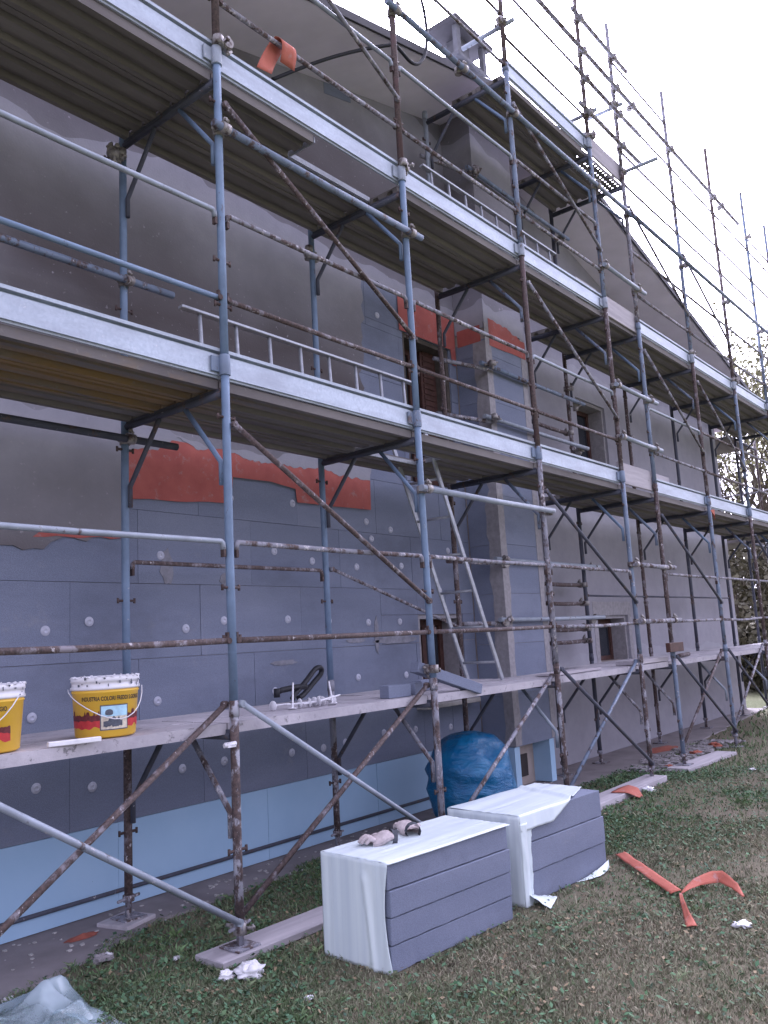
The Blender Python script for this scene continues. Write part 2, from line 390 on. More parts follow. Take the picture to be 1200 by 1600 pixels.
# insulation boards: half-metre courses, metre-long boards in running bond
bmesh_cache = {}
def board(x0, x1, z0, z1, y0, y1, m='eps_grey', name='insulation_board', parent=house, g=.0015):
    key = (round(x1-x0, 3), round(z1-z0, 3), round(y1-y0, 4), m)
    if key not in bmesh_cache:
        b = MB(); b.box(g, x1-x0-g, 0, y1-y0, g, z1-z0-g); bmesh_cache[key] = b.mesh(name)
    return put(name, bmesh_cache[key], m, parent, (x0, y0, z0))
def cut(a, b, c, d):
    for h in HOLES:
        if h[0] < b-.01 and h[1] > a+.01 and h[2] < d-.01 and h[3] > c+.01: return list(rects(a, b, c, d, [h]))
    return [(a, b, c, d)]
CH = .4955
for q in range(9):
    z0 = .52+CH*q; z1 = z0+CH
    off = .80 if q % 2 == 0 else .29
    xs = [off+i for i in range(-2, 8)]
    for a in xs:
        b = a+1; a_, b_ = max(a, XL), min(b, 7.285)
        if b_-a_ < .05: continue
        if z0 > 2.1 and b_ < 3.1: continue
        if z0 > 2.9 and b_ < 5.6: continue
        for (p0, p1, p2, p3) in cut(a_, b_, z0, z1):
            dy = rng.uniform(-.0028, .0020)
            board(round(p0, 3), round(p1, 3), round(p2, 3), round(p3, 3), WY+dy, 4.7995)
# blue plinth boards
for i in range(-1, 7):
    a = max(XL, i*1.25-.62); b = min(7.285, a+1.25 if i > -1 else .01)
    if b-a > .05: board(a, b, .02, .5195, WY+rng.uniform(-.002, .003), 4.7995, 'xps_blue', 'plinth_board')
x = MB(); x.tube([(XL, WY-.014, .125), (7.28, WY-.014, .118)], .013, 8); x.build('plinth_pipe', 'tube_dark', house)
# dowel plates
dw = MB(); dw.lathe([(.0, -.004), (.008, -.004), (.010, -.0075), (.016, -.0075), (.018, -.005), (.028, -.005), (.031, 0)], 18)
dwm = dw.mesh('dowel_plate')
for v in dwm.vertices: v.co = (v.co.x, v.co.z, v.co.y)
dwm.flip_normals()
DW = [(2.64, 1.71), (2.56, 1.21), (2.93, 1.76), (3.47, 2.20), (3.67, 1.70), (4.01, 1.75), (4.53, 2.28), (4.49, 1.21), (3.43, 1.23), (5.45, 1.25), (6.11, 1.23), (4.65, 1.75), (5.62, 1.71), (6.06, 1.71), (5.50, 2.19), (6.13, 2.22), (5.25, .74), (4.99, .73), (4.64, .74), (2.59, .81), (2.95, .76), (3.62, .77), (3.98, .77), (5.09, 1.27), (5.12, 1.73), (4.10, 2.66), (4.75, 2.68), (5.66, 2.60), (6.0, 2.55), (5.72, 2.45), (4.95, 2.22), (5.98, 4.62), (6.02, 3.72), (5.95, 4.2), (1.9, 1.25), (1.6, 1.7), (2.0, .78), (1.3, 1.25), (5.75, .76), (6.2, .74), (6.75, .7), (6.72, 2.0), (6.9, 2.4)]
for x_, z_ in DW: put('dowel_plate', dwm, 'dowel', house, (x_, WY-.0022, z_))
# plaster base coat with ragged edges
def ragged(pts, step=.07, amp=.05, seed=0):
    o = []
    for (a, b), (c, d) in zip(pts[:-1], pts[1:]):
        m = max(1, int(math.hypot(c-a, d-b)/step)); nx, nz_ = -(d-b), (c-a); L = math.hypot(nx, nz_) or 1
        for q in range(m):
            t = q/m; e = amp*(nz(a*5+t*m*.37, b*3+seed, 1)+.6*nz(a*17+t*m*1.3, b*9+seed, 4)) if 0 < q else 0
            o.append((a+(c-a)*t+nx/L*e, b+(d-b)*t+nz_/L*e))
    return o + [pts[-1]]
pl = ragged([(XL, 2.2), (2.3, 2.22), (2.62, 2.20), (2.78, 2.30), (3.165, 2.31)], .06, .06) + ragged([(3.17, 2.90), (3.55, 2.98), (4.2, 3.0), (4.75, 2.96), (5.72, 3.0)], .03, .05, 3) + ragged([(5.75, 3.05), (5.68, 3.9), (5.76, 4.9)], .06, .09, 5) + ragged([(5.8, 4.97), (6.3, 4.93), (7.285, 4.93)], .05, .05, 8)
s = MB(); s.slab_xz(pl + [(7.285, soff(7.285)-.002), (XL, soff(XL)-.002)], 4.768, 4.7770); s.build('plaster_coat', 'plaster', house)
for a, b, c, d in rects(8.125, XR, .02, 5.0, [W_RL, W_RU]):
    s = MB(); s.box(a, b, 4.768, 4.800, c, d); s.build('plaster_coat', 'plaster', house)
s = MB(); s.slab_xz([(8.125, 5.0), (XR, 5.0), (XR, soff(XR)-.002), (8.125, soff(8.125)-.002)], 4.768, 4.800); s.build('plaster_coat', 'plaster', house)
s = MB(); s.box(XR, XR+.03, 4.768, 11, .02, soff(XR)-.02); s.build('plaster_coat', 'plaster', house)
# fresh mortar border round the lower right window, dark repair patch under the soffit
for (a, b, c, d) in ((10.02, 11.19, 1.724, 1.90), (11.084, 11.19, 1.10, 1.724), (10.02, 10.126, 1.10, 1.724)):
    s = MB(); s.slab_xz(ragged([(a, c), (b, c), (b, d), (a, d), (a, c)], .06, .02, a)[:-1], 4.764, 4.7675); s.build('mortar_border', 'plaster_smear', house)
s = MB(); s.slab_xz([(5.36, 6.63), (5.74, 6.72), (5.74, 6.835), (5.36, 6.745)], 4.764, 4.7675); s.build('repair_patch', 'eps_grey', house)
# red reinforcement mesh
def redmesh(poly, y0=4.7735, y1=4.7775, m='mesh_red', nm='reinforcement_mesh', par=house):
    s = MB(); s.slab_xz(poly, y0, y1); return s.build(nm, m, par)
redmesh(ragged([(3.175, 2.56), (4.10, 2.62)], .1, .01, 2) + [(4.12, 2.82)] + [(4.5, 2.83), (4.78, 2.80), (4.79, 2.70)] + ragged([(4.80, 2.69), (5.72, 2.71)], .1, .01, 2) + [(5.73, 3.02)] + [(3.175, 3.02)], 4.7650, 4.7672)
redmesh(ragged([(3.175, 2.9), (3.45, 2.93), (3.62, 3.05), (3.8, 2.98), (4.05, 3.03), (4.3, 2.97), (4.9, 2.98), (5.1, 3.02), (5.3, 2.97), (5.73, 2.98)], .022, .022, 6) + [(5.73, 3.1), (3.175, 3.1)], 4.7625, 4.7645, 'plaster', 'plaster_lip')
redmesh([(6.30, 4.56), (7.18, 4.565), (7.20, 4.40), (7.27, 4.40), (7.275, 4.95), (6.30, 4.95)], 4.7650, 4.7672)
redmesh(ragged([(2.55, 2.27), (3.16, 2.30), (3.16, 2.33), (2.6, 2.31), (2.55, 2.27)], .07, .012, 3)[:-1], 4.7650, 4.7672)
# mortar smears on the boards
for (cx_, cz_, rx_, rz_) in ((5.72, 1.60, .03, .16), (6.0, 1.55, .30, .035), (5.45, 1.56, .12, .02), (3.52, 2.12, .05, .12), (4.05, 2.05, .07, .05), (6.6, 2.2, .04, .08), (4.6, 1.42, .14, .02)):
    p = [(cx_+rx_*math.cos(t)*(1+.5*nz(cx_*3+2*math.cos(t), 2*math.sin(t))), cz_+rz_*math.sin(t)*(1+.5*nz(cz_*3+2*math.cos(t), 2*math.sin(t), 3))) for t in [i*2*math.pi/18 for i in range(18)]]
    s = MB(); s.slab_xz(p, 4.7740, 4.7769); s.build('mortar_smear', 'smear_thin', house)
# windows
def window(h, shutter=False, sill=True, glass=True):
    a, b, c, d = h; win = MB()
    win.box(a, a+.05, 4.80, 5.09, c, d); win.box(b-.05, b, 4.80, 5.09, c, d); win.box(a+.05, b-.05, 4.80, 5.09, d-.04, d)
    wo = win.build('window', 'plaster_smear' if not shutter else 'curtain', house)
    fr_ = MB(); y0, y1 = 5.0, 5.06; a2, b2, c2, d2 = a+.052, b-.052, c+.002, d-.042; t = .06
    fr_.box(a2, a2+t, y0, y1, c2, d2); fr_.box(b2-t, b2, y0, y1, c2, d2); fr_.box(a2+t, b2-t, y0, y1, c2, c2+t); fr_.box(a2+t, b2-t, y0, y1, d2-t, d2); m_ = (a2+b2)/2; fr_.box(m_-.03, m_+.03, y0, y1, c2+t, d2-t)
    fr_.build('window_frame', 'wood_brown', wo)
    for (p, q_) in ((a2+t, m_-.03), (m_+.03, b2-t)):
        g = MB(); g.box(p, q_, 5.025, 5.035, c2+t, d2-t); g.build('pane', 'glass', wo)
    if shutter:
        g = MB(); g.box(a+(b-a)*.60, b-.055, 4.93, 4.96, c+.02, d-.05)
        for i in range(int((d-c)/.06)): zz_ = c+.05+i*.06; g.box(a+(b-a)*.60+.04, b-.095, 4.922, 4.929, zz_, zz_+.045)
        g.build('shutter', 'wood_brown', wo)
    else:
        g = MB(); g.box(a+.11, a+.34, 5.07, 5.085, c+.05, d-.08); g.build('curtain', 'curtain', wo)
    if sill:
        g = MB(); g.box(a-.10, b+.05, 4.66, 4.90, c-.045, c-.002); bevel(g.build('sill', 'stone_sill', wo), .006)
window(W_LOW); window(W_UP, True, False); window(W_RL); window(W_RU)
# dark floor-to-floor room behind the openings
x = MB(); x.box(XL+.3, XR-.3, 6.4, 6.45, -.05, 5.1); x.build('partition', 'curtain', house)
# the flue pillar on the facade
PX0, PX1, PY = 7.29, 8.12, 4.40
pb = MB(); pb.box(PX0+.012, PX1-.012, PY+.012, 4.80, .45, soff(PX0)-.002); pb.box(PX0+.06, PX1-.06, 4.62, 4.80, -.02, .45)
pil = pb.build('pillar', 'plaster_beige', house)
for q in range(9):
    z0 = .452+q*.5; z1 = min(z0+.5, 4.62)
    if z1-z0 < .05: continue
    board(PX0+.0, PX1-.0, z0, z1, PY-.001+rng.uniform(-.001, .001), PY+.0118, parent=pil)
    b = MB(); b.box(PX0-.0015+rng.uniform(-.001, .001), PX0+.0118, PY+.0125, WY-.012, z0+.0015, z1-.0015); b.build('insulation_board', 'eps_grey', pil)
    b = MB(); b.box(PX1-.0118, PX1, PY+.0125, WY-.012, z0+.0015, z1-.0015); b.build('insulation_board', 'eps_grey', pil)
zt_ = soff(PX0)-.004
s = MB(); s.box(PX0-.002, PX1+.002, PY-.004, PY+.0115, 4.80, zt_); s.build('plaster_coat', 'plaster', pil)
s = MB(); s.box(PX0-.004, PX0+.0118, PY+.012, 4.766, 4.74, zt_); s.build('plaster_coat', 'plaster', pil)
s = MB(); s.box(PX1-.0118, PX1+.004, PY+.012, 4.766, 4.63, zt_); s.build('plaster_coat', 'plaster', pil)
redmesh(ragged([(PX0+.08, 4.56), (PX1, 4.57)], .1, .01, 4) + ragged([(PX1, 4.77), (7.9, 4.80), (7.75, 4.85), (PX0+.08, 4.86)], .022, .022, 2), PY-.0075, PY-.0045, par=pil)
x = MB(); x.box(PX0-.0065, PX0-.0045, PY+.05, 4.74, 4.60, 4.78); x.build('reinforcement_mesh', 'mesh_red', pil)
# pale corner-bead bands
def band_front(x0, x1, z0, z1, sd):
    p = ragged([(x0, z0), (x1, z0)], .2, .01, sd) + ragged([(x1, z0), (x1, z1)], .09, .022, sd+1) + [(x0, z1)]
    s = MB(); s.slab_xz(p, PY-.0048, PY-.0022); s.build('corner_bead', 'plaster_smear', pil)
band_front(PX0-.004, PX0+.115, .46, 4.80, 3); band_front(PX1-.10, PX1+.004, .46, 4.80, 9)
def band_side(y0, y1, z0, z1, sd):
    b = MB(); pts = ragged([(y1, z0), (y1, z1)], .09, .05, sd); n_ = len(pts); vs = []
    for (yy, zz_) in pts: vs += [(PX0-.0045, y0, zz_), (PX0-.0045, yy, zz_)]
    b.add(vs, [(2*i, 2*i+1, 2*i+3, 2*i+2) for i in range(n_-1)]); solid(b.build('corner_bead', 'plaster_smear', pil), .002)
band_side(PY-.004, PY+.13, .46, 3.2, 4); band_side(PY-.004, PY+.15, 3.2, 4.6, 7)
# foot of the pillar: blue returns and the soot door
for a, b in ((PX0, PX0+.10), (PX1-.13, PX1-.03)): board(a, b, .02, .45, PY+.02, 4.79, 'xps_blue', 'plinth_board', pil)
x = MB(); x.box(7.60, 7.84, 4.606, 4.619, .10, .32); x.build('soot_door', 'ink_dark', pil)

# ------------------------------------------------------------------ scaffold
PX = [1.215, 3.015, 4.815, 6.615, 8.415, 9.32, 11.12, 12.92, 14.72, 16.12]
OY, IY = 3.53, 4.505
J = [.16, 1.27, 3.15, 5.08, 6.98]
DK = [1.15, 3.05, 4.985, 6.89]            # deck tops
TR = .0242
scaf = empty('scaffold', (3.015, 3.53, 0))
tag(scaf, 'blue and rusty tubular steel scaffold standing along the whole house wall', 'scaffold')
OM = {1: ['tube_flaky', 'tube_blue', 'tube_blue', 'tube_brown'], 2: ['tube_dirty', 'tube_blue', 'tube_blue', 'tube_brown'], 3: ['tube_flaky', 'tube_dirty', 'tube_brown', 'tube_blueworn'], 4: ['tube_flaky', 'tube_blueworn', 'tube_rust', 'tube_blueworn'], 5: ['tube_blueworn', 'tube_rust', 'tube_blueworn', 'tube_dirty'], 6: ['tube_blueworn', 'tube_blueworn', 'tube_rust', 'tube_blueworn'], 7: ['tube_flaky', 'tube_rust', 'tube_blueworn', 'tube_rust'], 8: ['tube_dirty', 'tube_blueworn', 'tube_rust', 'tube_blueworn'], 9: ['tube_dirty', 'tube_rust', 'tube_blueworn', 'tube_rust'], 0: ['tube_rust', 'tube_blue', 'tube_blue', 'tube_brown']}
IM = {1: ['tube_rust', 'tube_blue', 'tube_blue', 'tube_blue'], 2: ['tube_dirty', 'tube_blue', 'tube_blue', 'tube_blue'], 3: ['tube_rust', 'tube_rust', 'tube_rust', 'tube_galv'], 0: ['tube_rust', 'tube_blue', 'tube_blue', 'tube_blue']}
def leg(xp, y, z0, z1, m, par, pins=True):
    b = MB(); zz_ = [z0, z0+(z1-z0)*.35, z0+(z1-z0)*.7, z1]
    jx = rng.uniform(-.004, .004)
    b.tube([(xp, y, zz_[0]), (xp+jx, y, zz_[1]), (xp+jx*.6, y, zz_[2]), (xp, y, zz_[3])], TR, 14)
    b.tube([(xp, y, z1-.085), (xp, y, z1-.01)], TR+.004, 14)                       # joint collar
    if pins:
        b.cur = 1
        for h in (z0+.33, z0+.60, z1-.33) if z1-z0 > 1.5 else (z0+.35,):
            b.tube([(xp-.058, y, h), (xp+.058, y, h)], .0085, 6)
            for sx in (-1, 1): b.tube([(xp+sx*.058, y, h-.016), (xp+sx*.058, y, h+.016)], .008, 6)
    return b.build('leg', (m, 'pin_rust'), par)
def knee(xp, yleg, s_, zt, m, par, reach=.36):
    b = MB(); y1 = yleg+s_*.052
    b.tube([(xp, yleg+s_*reach, zt-.02), (xp, y1+s_*.05, zt-.33), (xp, y1, zt-.39), (xp, y1, zt-.52)], .0155, 8)
    return b.build('knee_brace', m, par)
def frame(i, t):
    z0, z1 = J[t], J[t+1]; xp = PX[i]; zt = z1-.185
    om = OM[i][t]; im = IM.get(i, ['tube_dark']*4)[t] if i in IM else rng.choice(['tube_dark', 'tube_rust', 'tube_dark'])
    b = MB(); b.tube([(xp, OY+TR, zt), (xp, IY-TR, zt)], .0215, 10); b.box(xp-.012, xp+.012, OY+.03, IY-.03, zt+.016, zt+.034)
    fo = b.build('frame', 'tube_dark', scaf)
    leg(xp, OY, z0, z1, om, fo); leg(xp, IY, z0, z1 if t < 3 or i not in (3, 4, 5) else min(z1, 6.93), im, fo)
    kb = 'tube_blue' if 'blue' in om or 'blue' in im else ('tube_blueworn' if t else 'tube_dirty')
    knee(xp, OY, 1, zt, kb if t else rng.choice(['tube_dirty', 'tube_galv']), fo); knee(xp, IY, -1, zt, 'tube_dark', fo)
    return fo
for i in range(10):
    for t in range(3): frame(i, t)
for i in (3, 4, 5): frame(i, 3)
def post(xp, z0, z1, m, y=OY):
    b = MB(); b.tube([(xp, y, z0), (xp+rng.uniform(-.006, .006), y, (z0+z1)/2), (xp, y, z1)], TR, 14)
    for h in (z0+.42, z0+.95): 
        if h < z1: b.tube([(xp-.055, y, h), (xp+.055, y, h)], .0085, 6)
    return b.build('post', m, scaf)
post(PX[0], J[3], 7.6, 'tube_brown'); post(PX[1], J[3], 7.6, 'tube_brown'); post(PX[2], J[3], 7.7, 'tube_brown')
for i in (6, 7, 8, 9): post(PX[i], J[3], J[4], OM[i][3]); post(PX[i], J[4], [0, 0, 0, 0, 0, 0, 8.99, 8.93, 8.91, 8.82][i], rng.choice(['tube_dirty', 'tube_rust', 'tube_blueworn']))
post(PX[3], J[4], 9.05, 'tube_rust'); post(PX[4], J[4], 9.1, 'tube_rust'); post(PX[5], J[4], 9.0, 'tube_dirty')
# base jacks
def jack(xp, y, zb):
    b = MB(); b.tube([(xp, y, zb+.008), (xp, y, .28)], .019, 10); b.box(xp-.075, xp+.075, y-.075, y+.075, zb, zb+.008)
    b.tube([(xp, y, .125), (xp, y, .16)], .034, 10); b.tube([(xp-.085, y-.02, .142), (xp+.085, y+.02, .142)], .009, 6)
    return b.build('base_jack', 'tube_dirty', scaf)
for i in range(10): jack(PX[i], OY, .042 if i in (1, 4, 5) else .002); jack(PX[i], IY, .034 if i == 1 else .018)
b = MB(); b.box(PX[1]-.075, PX[1]-.022, OY-.035, OY-.005, 1.035, 1.06); b.tube([(PX[1]-.09, OY-.02, 1.046), (PX[1]-.02, OY-.03, 1.052)], .012, 8); b.build('cable_clip', 'white_plastic', scaf)
# couplers share one mesh
cm = MB()
cm.tube([(0, 0, -.028), (0, 0, .028)], .034, 12); cm.tube([(-.028, -.058, 0), (.028, -.058, 0)], .034, 12)
cm.box(-.05, -.03, -.045, -.005, -.016, .016); cm.tube([(.034, -.03, .012), (.078, -.03, .012)], .009, 6); cm.tube([(.06, -.03, .012), (.072, -.03, .012)], .017, 6)
cm.tube([(.0, -.09, .03), (.0, -.055, .068)], .009, 6); cm.tube([(-.002, -.07, .045), (0, -.06, .058)], .016, 6); cm.tube([(-.034, -.02, -.01), (-.07, -.03, -.014)], .010, 6)
cmesh = cm.mesh('coupler')
def coupler(x_, y_, z_, rz=0, flip=1):
    o = put('coupler', cmesh, 'coupler_steel', None, (x_, y_, z_)); o.rotation_euler = (rng.choice((0, math.pi)) if flip else 0, 0, rz)
    attach(o, scaf); return o
def ctube(x0, x1, z_, y=OY-.058, m='tube_galv', posts=(), r=TR, yp=OY, name='ledger_tube'):
    b = MB(); b.tube([(x0, y, z_), ((x0+x1)/2, y, z_-.006), (x1, y, z_)], r, 12); o = b.build(name, m, scaf)
    for p in posts:
        c_ = put('coupler', cmesh, 'coupler_steel', None, (p, yp, z_)); c_.rotation_euler = (0, 0 if rng.random() < .5 else 0, 0 if y < yp else math.pi); attach(c_, scaf)
    return o
# guard rails with flattened hooked ends
def rail(i, z_, m, y=OY, j=None, r=.0165, sag=.006, hook=None):
    hook = (z_ in (2.12, 4.05, 5.99, 2.11)) if hook is None else hook
    j = i+1 if j is None else j; x0, x1 = PX[i]+.045, PX[j]-.045
    b = MB(); mid = ((x0+x1)/2, y, z_-sag*rng.random())
    if hook:
        b.tube([(x0, y, z_-.045), (x0+.004, y, z_-.012), (x0+.018, y, z_), mid, (x1-.018, y, z_), (x1-.004, y, z_-.012), (x1, y, z_-.045)], r, 8)
        b.cur = 1
        for xx in (x0, x1): b.box(xx-.008, xx+.008, y-.014, y+.014, z_-.085, z_-.035)
    else:
        b.tube([(x0-.01, y, z_), mid, (x1+.01, y, z_)], r, 8); b.cur = 1
        for xx in (x0-.012, x1+.012): b.tube([(xx, y-.022, z_), (xx, y+.022, z_)], .016, 8); b.box(xx-.006, xx+.006, y-.01, y+.01, z_, z_+.045)
    return b.build('guard_rail', (m, 'pin_rust'), scaf)
RM = ['tube_rust', 'tube_dirty', 'tube_galv', 'tube_blueworn']
for i in (0, 1, 2, 3, 5, 6, 7, 8):
    rail(i, 1.585, 'tube_rust' if i < 3 else 'tube_dirty', sag=.02); rail(i, 2.12, 'tube_galv' if i == 0 else 'tube_dirty')
    rail(i, 3.52, ['tube_blue', 'tube_rust', 'tube_rust', 'tube_rust', 0, 'tube_dirty', 'tube_rust', 'tube_dirty', 'tube_rust'][i]); rail(i, 4.05, ['tube_galv', 'tube_dirty', 'tube_dirty', 'tube_galv', 0, 'tube_galv', 'tube_rust', 'tube_dirty', 'tube_dirty'][i])
    rail(i, 5.44, 'tube_dirty' if i else 'tube_blueworn'); rail(i, 5.99, 'tube_galv' if i in (1, 2) else 'tube_dirty')
for i in (2, 3, 5, 6, 7, 8): rail(i, 7.28 if i > 2 else 6.95, 'tube_dirty', r=.0148); rail(i, 7.84 if i > 2 else 7.5, 'tube_dirty', r=.0148)
for i in (5, 6, 7, 8): rail(i, 8.5 if i == 5 else 8.08, 'tube_dirty', r=.0148) if i in (5, 8) else None
for i in (5, 6, 7): rail(i, 6.85, 'tube_dirty', r=.0148)
# inner rails
rail(1, 2.11, 'tube_rust', IY, r=.015)
for i in (5, 6, 7): rail(i, 1.95, 'tube_dark', IY, r=.012)
def brace(xa, za, xb, zb, m, y=OY-.034, r=.0165, name='diagonal_brace'):
    b = MB(); d = Vector((xb-xa, 0, zb-za)).normalized()
    b.tube([(xa, y, za), (xb, y, zb)], r, 8)
    for (xx, zz_) in ((xa, za), (xb, zb)): b.tube([(xx, y-.012, zz_), (xx, y+.02, zz_)], .020, 8)
    return b.build(name, m, scaf)
def bay(i, za, zb, m, rev=False, y=OY-.034):
    a, b_ = PX[i]+.03, PX[i+1]-.03
    brace(a, zb if rev else za, b_, za if rev else zb, m, y)
bay(0, 1.27, .17, 'tube_galv'); bay(0, 1.25, .10, 'tube_rust', True, OY+.034)
bay(1, 1.25, .20, 'tube_galv'); bay(1, 1.22, .17, 'tube_rust', True, OY+.034)
bay(2, 1.17, .14, 'tube_dirty', True, OY+.034)
bay(3, 1.22, .19, 'tube_dark'); bay(3, 1.20, .16, 'tube_blueworn', True, OY+.034)
bay(5, 1.20, .20, 'tube_dark'); bay(5, 1.20, .17, 'tube_rust', True, OY+.034)
bay(6, 1.20, .20, 'tube_dark'); bay(6, 1.20, .17, 'tube_dirty', True, OY+.034); bay(7, 1.2, .2, 'tube_rust')
for i in (1, 3, 5, 7): bay(i, 2.78, 1.80, 'tube_rust' if i == 1 else 'tube_dark')
for i in (1, 3, 5, 6): bay(i, 4.74, 3.74, 'tube_dirty' if i > 1 else 'tube_rust')
for i in (1, 3, 5, 6): bay(i, 6.55, 5.66, 'tube_dirty')
brace(4.86, 2.12, 6.60, 1.62, 'tube_dirty', IY-.03, .0145)
# coupled tubes
ctube(2.93, 4.94, 4.56, posts=(PX[1], PX[2]), m='tube_blueworn'); ctube(4.74, 6.70, 2.60, posts=(PX[2],), m='tube_galv')
ctube(0.9, 3.36, 3.935, IY-.058, 'tube_blueworn', (PX[1],), yp=IY); ctube(0.9, 3.37, 2.88, IY-.058, 'tube_dark', (PX[1],), yp=IY)
ctube(4.68, 9.6, 6.43, m='tube_blueworn', posts=PX[2:6]); coupler(5.75, OY, 6.43, 0, 0); ctube(9.2, 15.2, 6.37, OY-.11, m='tube_blueworn', posts=PX[6:9])
ctube(6.4, 14.1, 8.08, m='tube_dirty', posts=PX[3:9]); ctube(8.18, 9.68, 8.50, m='tube_dirty', posts=PX[4:6]); ctube(8.12, 9.92, 7.73, m='tube_dirty', posts=PX[4:6]); ctube(8.15, 9.86, 7.31, m='tube_dirty', posts=PX[4:6])
coupler(9.8, OY, 8.08, 0, 0); coupler(13.3, OY, 8.08, 0, 0)
for z_ in (2.19, 1.60, 4.12, 3.55, 5.48): ctube(8.36, 9.50, z_, m='tube_dirty' if z_ < 3 else 'tube_galv', posts=(PX[4], PX[5]))
# guard tubes round the flue pillar
for z_, x0_, m in ((2.28, 7.08, 'tube_galv'), (1.685, 7.08, 'tube_galv'), (4.29, 7.08, 'tube_blueworn'), (3.73, 7.08, 'tube_galv'), (6.46, 7.1, 'tube_blueworn')):
    ctube(x0_, 9.42, z_, 4.345, m, (), TR*.95)
    for q in (7.2, 9.30):
        o = put('coupler', cmesh, 'coupler_steel', None, (q, 4.40 if q > 8 else 4.30, z_)); o.rotation_euler = (rng.uniform(0, 3), 0, rng.uniform(0, 6)); attach(o, scaf)
    b = MB(); b.tube([(6.56, 4.56, z_-.02), (7.23, 4.36, z_-.035)], TR*.9, 10); b.build('ledger_tube', 'tube_dirty', scaf)
for z_ in (2.08, 1.86, 1.56, 1.42, 3.95, 5.6): ctube(8.36, 9.42, z_, IY+.05, 'tube_rust', (PX[5],), TR*.95, IY)
for (xp, y0, y1, z_) in ((6.66, 3.42, 4.02, 7.42), (9.37, 3.10, 3.75, 7.02), (8.47, 3.42, 4.2, 7.36), (9.37, 3.45, 3.9, 7.9)):
    b = MB(); b.tube([(xp, y0, z_), (xp, y1, z_)], TR, 10); b.build('ledger_tube', 'tube_galv', scaf); coupler(xp-.03, OY, z_, math.pi/2)
for (x_, y_, z_) in ((PX[1], OY-.02, 5.15), (PX[2], OY-.02, 5.14), (2.92, 4.44, 4.74), (2.96, 4.44, 4.80), (PX[2]-.02, IY, 4.72), (PX[2]-.03, IY, 4.78), (PX[6], OY, 5.15), (PX[7], OY, 5.15), (PX[4], OY, 7.05), (PX[5]-.02, IY, 4.50), (PX[6]-.03, IY, 4.15), (PX[2], OY-.01, 1.33), (PX[1], OY, .13), (6.72, OY, 2.60)): coupler(x_, y_, z_, rng.uniform(0, 6))
# return of the scaffold round the far corner
for (xp, y) in ((16.45, 5.9), (17.4, 4.505), (17.4, 5.9), (16.45, 7.7), (17.4, 7.7)):
    for t in range(3): b = MB(); b.tube([(xp, y, J[t]), (xp, y, J[t+1])], TR, 10); b.build('post', rng.choice(['tube_dark', 'tube_rust', 'tube_blueworn']), scaf)
for z_ in (1.1, 2.96, 4.9):
    for y in (4.505, 5.9, 7.7): b = MB(); b.tube([(16.47, y, z_), (17.38, y, z_)], .0215, 8); b.build('frame', 'tube_dark', scaf)
for z_ in (3.5, 4.05, 5.45): 
    b = MB(); b.tube([(17.4, 4.5, z_), (17.4, 7.7, z_)], .016, 8); b.build('guard_rail', 'tube_dirty', scaf)
    b = MB(); b.tube([(16.47, OY, z_), (17.4, 4.5, z_)], .016, 8); b.build('guard_rail', 'tube_dirty', scaf)

# ------------------------------------------------------------------ decks and toe boards, each lifts off
PW = .296
def plank_profile(w_=PW-.010):
    return [(0, 0), (w_, 0), (w_, -.056), (w_-.036, -.056), (w_-.046, -.014), (w_*.68, -.014), (w_*.63, -.044), (w_*.37, -.044), (w_*.32, -.014), (.046, -.014), (.036, -.056), (0, -.056)]
LV = ['lowest', 'middle', 'upper', 'topmost']
def bayname(i):
    if i == 0: return 'left of the first outer post'
    if i == 4: return 'in the narrow bay'
    return 'between %s and %s outer posts' % (ORD[i], ORD[i+1])
SIDE = ['outer', 'middle', 'wall-side']
pm_cache = {}
def plank(L, m):
    key = (round(L, 3), m)
    if key not in pm_cache: b = MB(); b.prism_x(plank_profile(), 0, L); pm_cache[key] = b.mesh('deck_plank')
    return pm_cache[key]
def deckplank(i, lv, s_, x0=None, x1=None, extra=''):
    x0 = PX[i]+.006 if x0 is None else x0; x1 = PX[i+1]-.006 if x1 is None else x1
    o = put('deck_plank', plank(x1-x0, lv == 0), 'deck_splashed' if lv == 0 else 'deck_steel', None, (x0, 3.588+s_*PW, DK[lv]+rng.uniform(-.003, .003)))
    tag(o, '%s%s steel deck plank of the %s deck, %s' % (extra, SIDE[s_], LV[lv], bayname(i)), 'plank', 'deck planks of the scaffold'); return o
for lv in range(4):
    for i in range(9):
        if lv == 3 and i not in (3, 4): continue
        for s_ in range(3):
            if i == 3 and s_ == 2: continue
            if lv == 2 and i == 1 and s_ == 0: deckplank(i, lv, s_, PX[1]+.006, 3.90, 'short '); continue
            if lv == 1 and i == 2 and s_ == 1: deckplank(i, lv, s_, 5.62, PX[3]-.006, 'short '); continue
            if lv == 3 and i == 4 and s_ == 0: continue
            deckplank(i, lv, s_)
# perforated plank in the narrow bay of the topmost deck
b = MB(); x0_, x1_, y0_ = PX[4]+.006, PX[5]+.12, 3.588; nx_, ny_ = 60, 17
for a in range(nx_):
    for c in range(ny_):
        if a % 4 == 1 and c % 4 == 2: continue
        xa, xb = x0_+(x1_-x0_)*a/nx_, x0_+(x1_-x0_)*(a+1)/nx_; ya, yb = y0_+.29*c/ny_, y0_+.29*(c+1)/ny_
        b.add([(xa, ya, 0), (xb, ya, 0), (xb, yb, 0), (xa, yb, 0)], [(0, 1, 2, 3)])
b.box(x0_, x1_, y0_-.004, y0_-.001, -.05, .001); b.box(x0_, x1_, y0_+.291, y0_+.294, -.05, .001)
o = b.build('deck_plank', 'deck_steel', None, (0, 0, DK[3])); tag(o, 'perforated steel deck plank of the topmost deck, in the narrow bay', 'plank', 'deck planks of the scaffold')
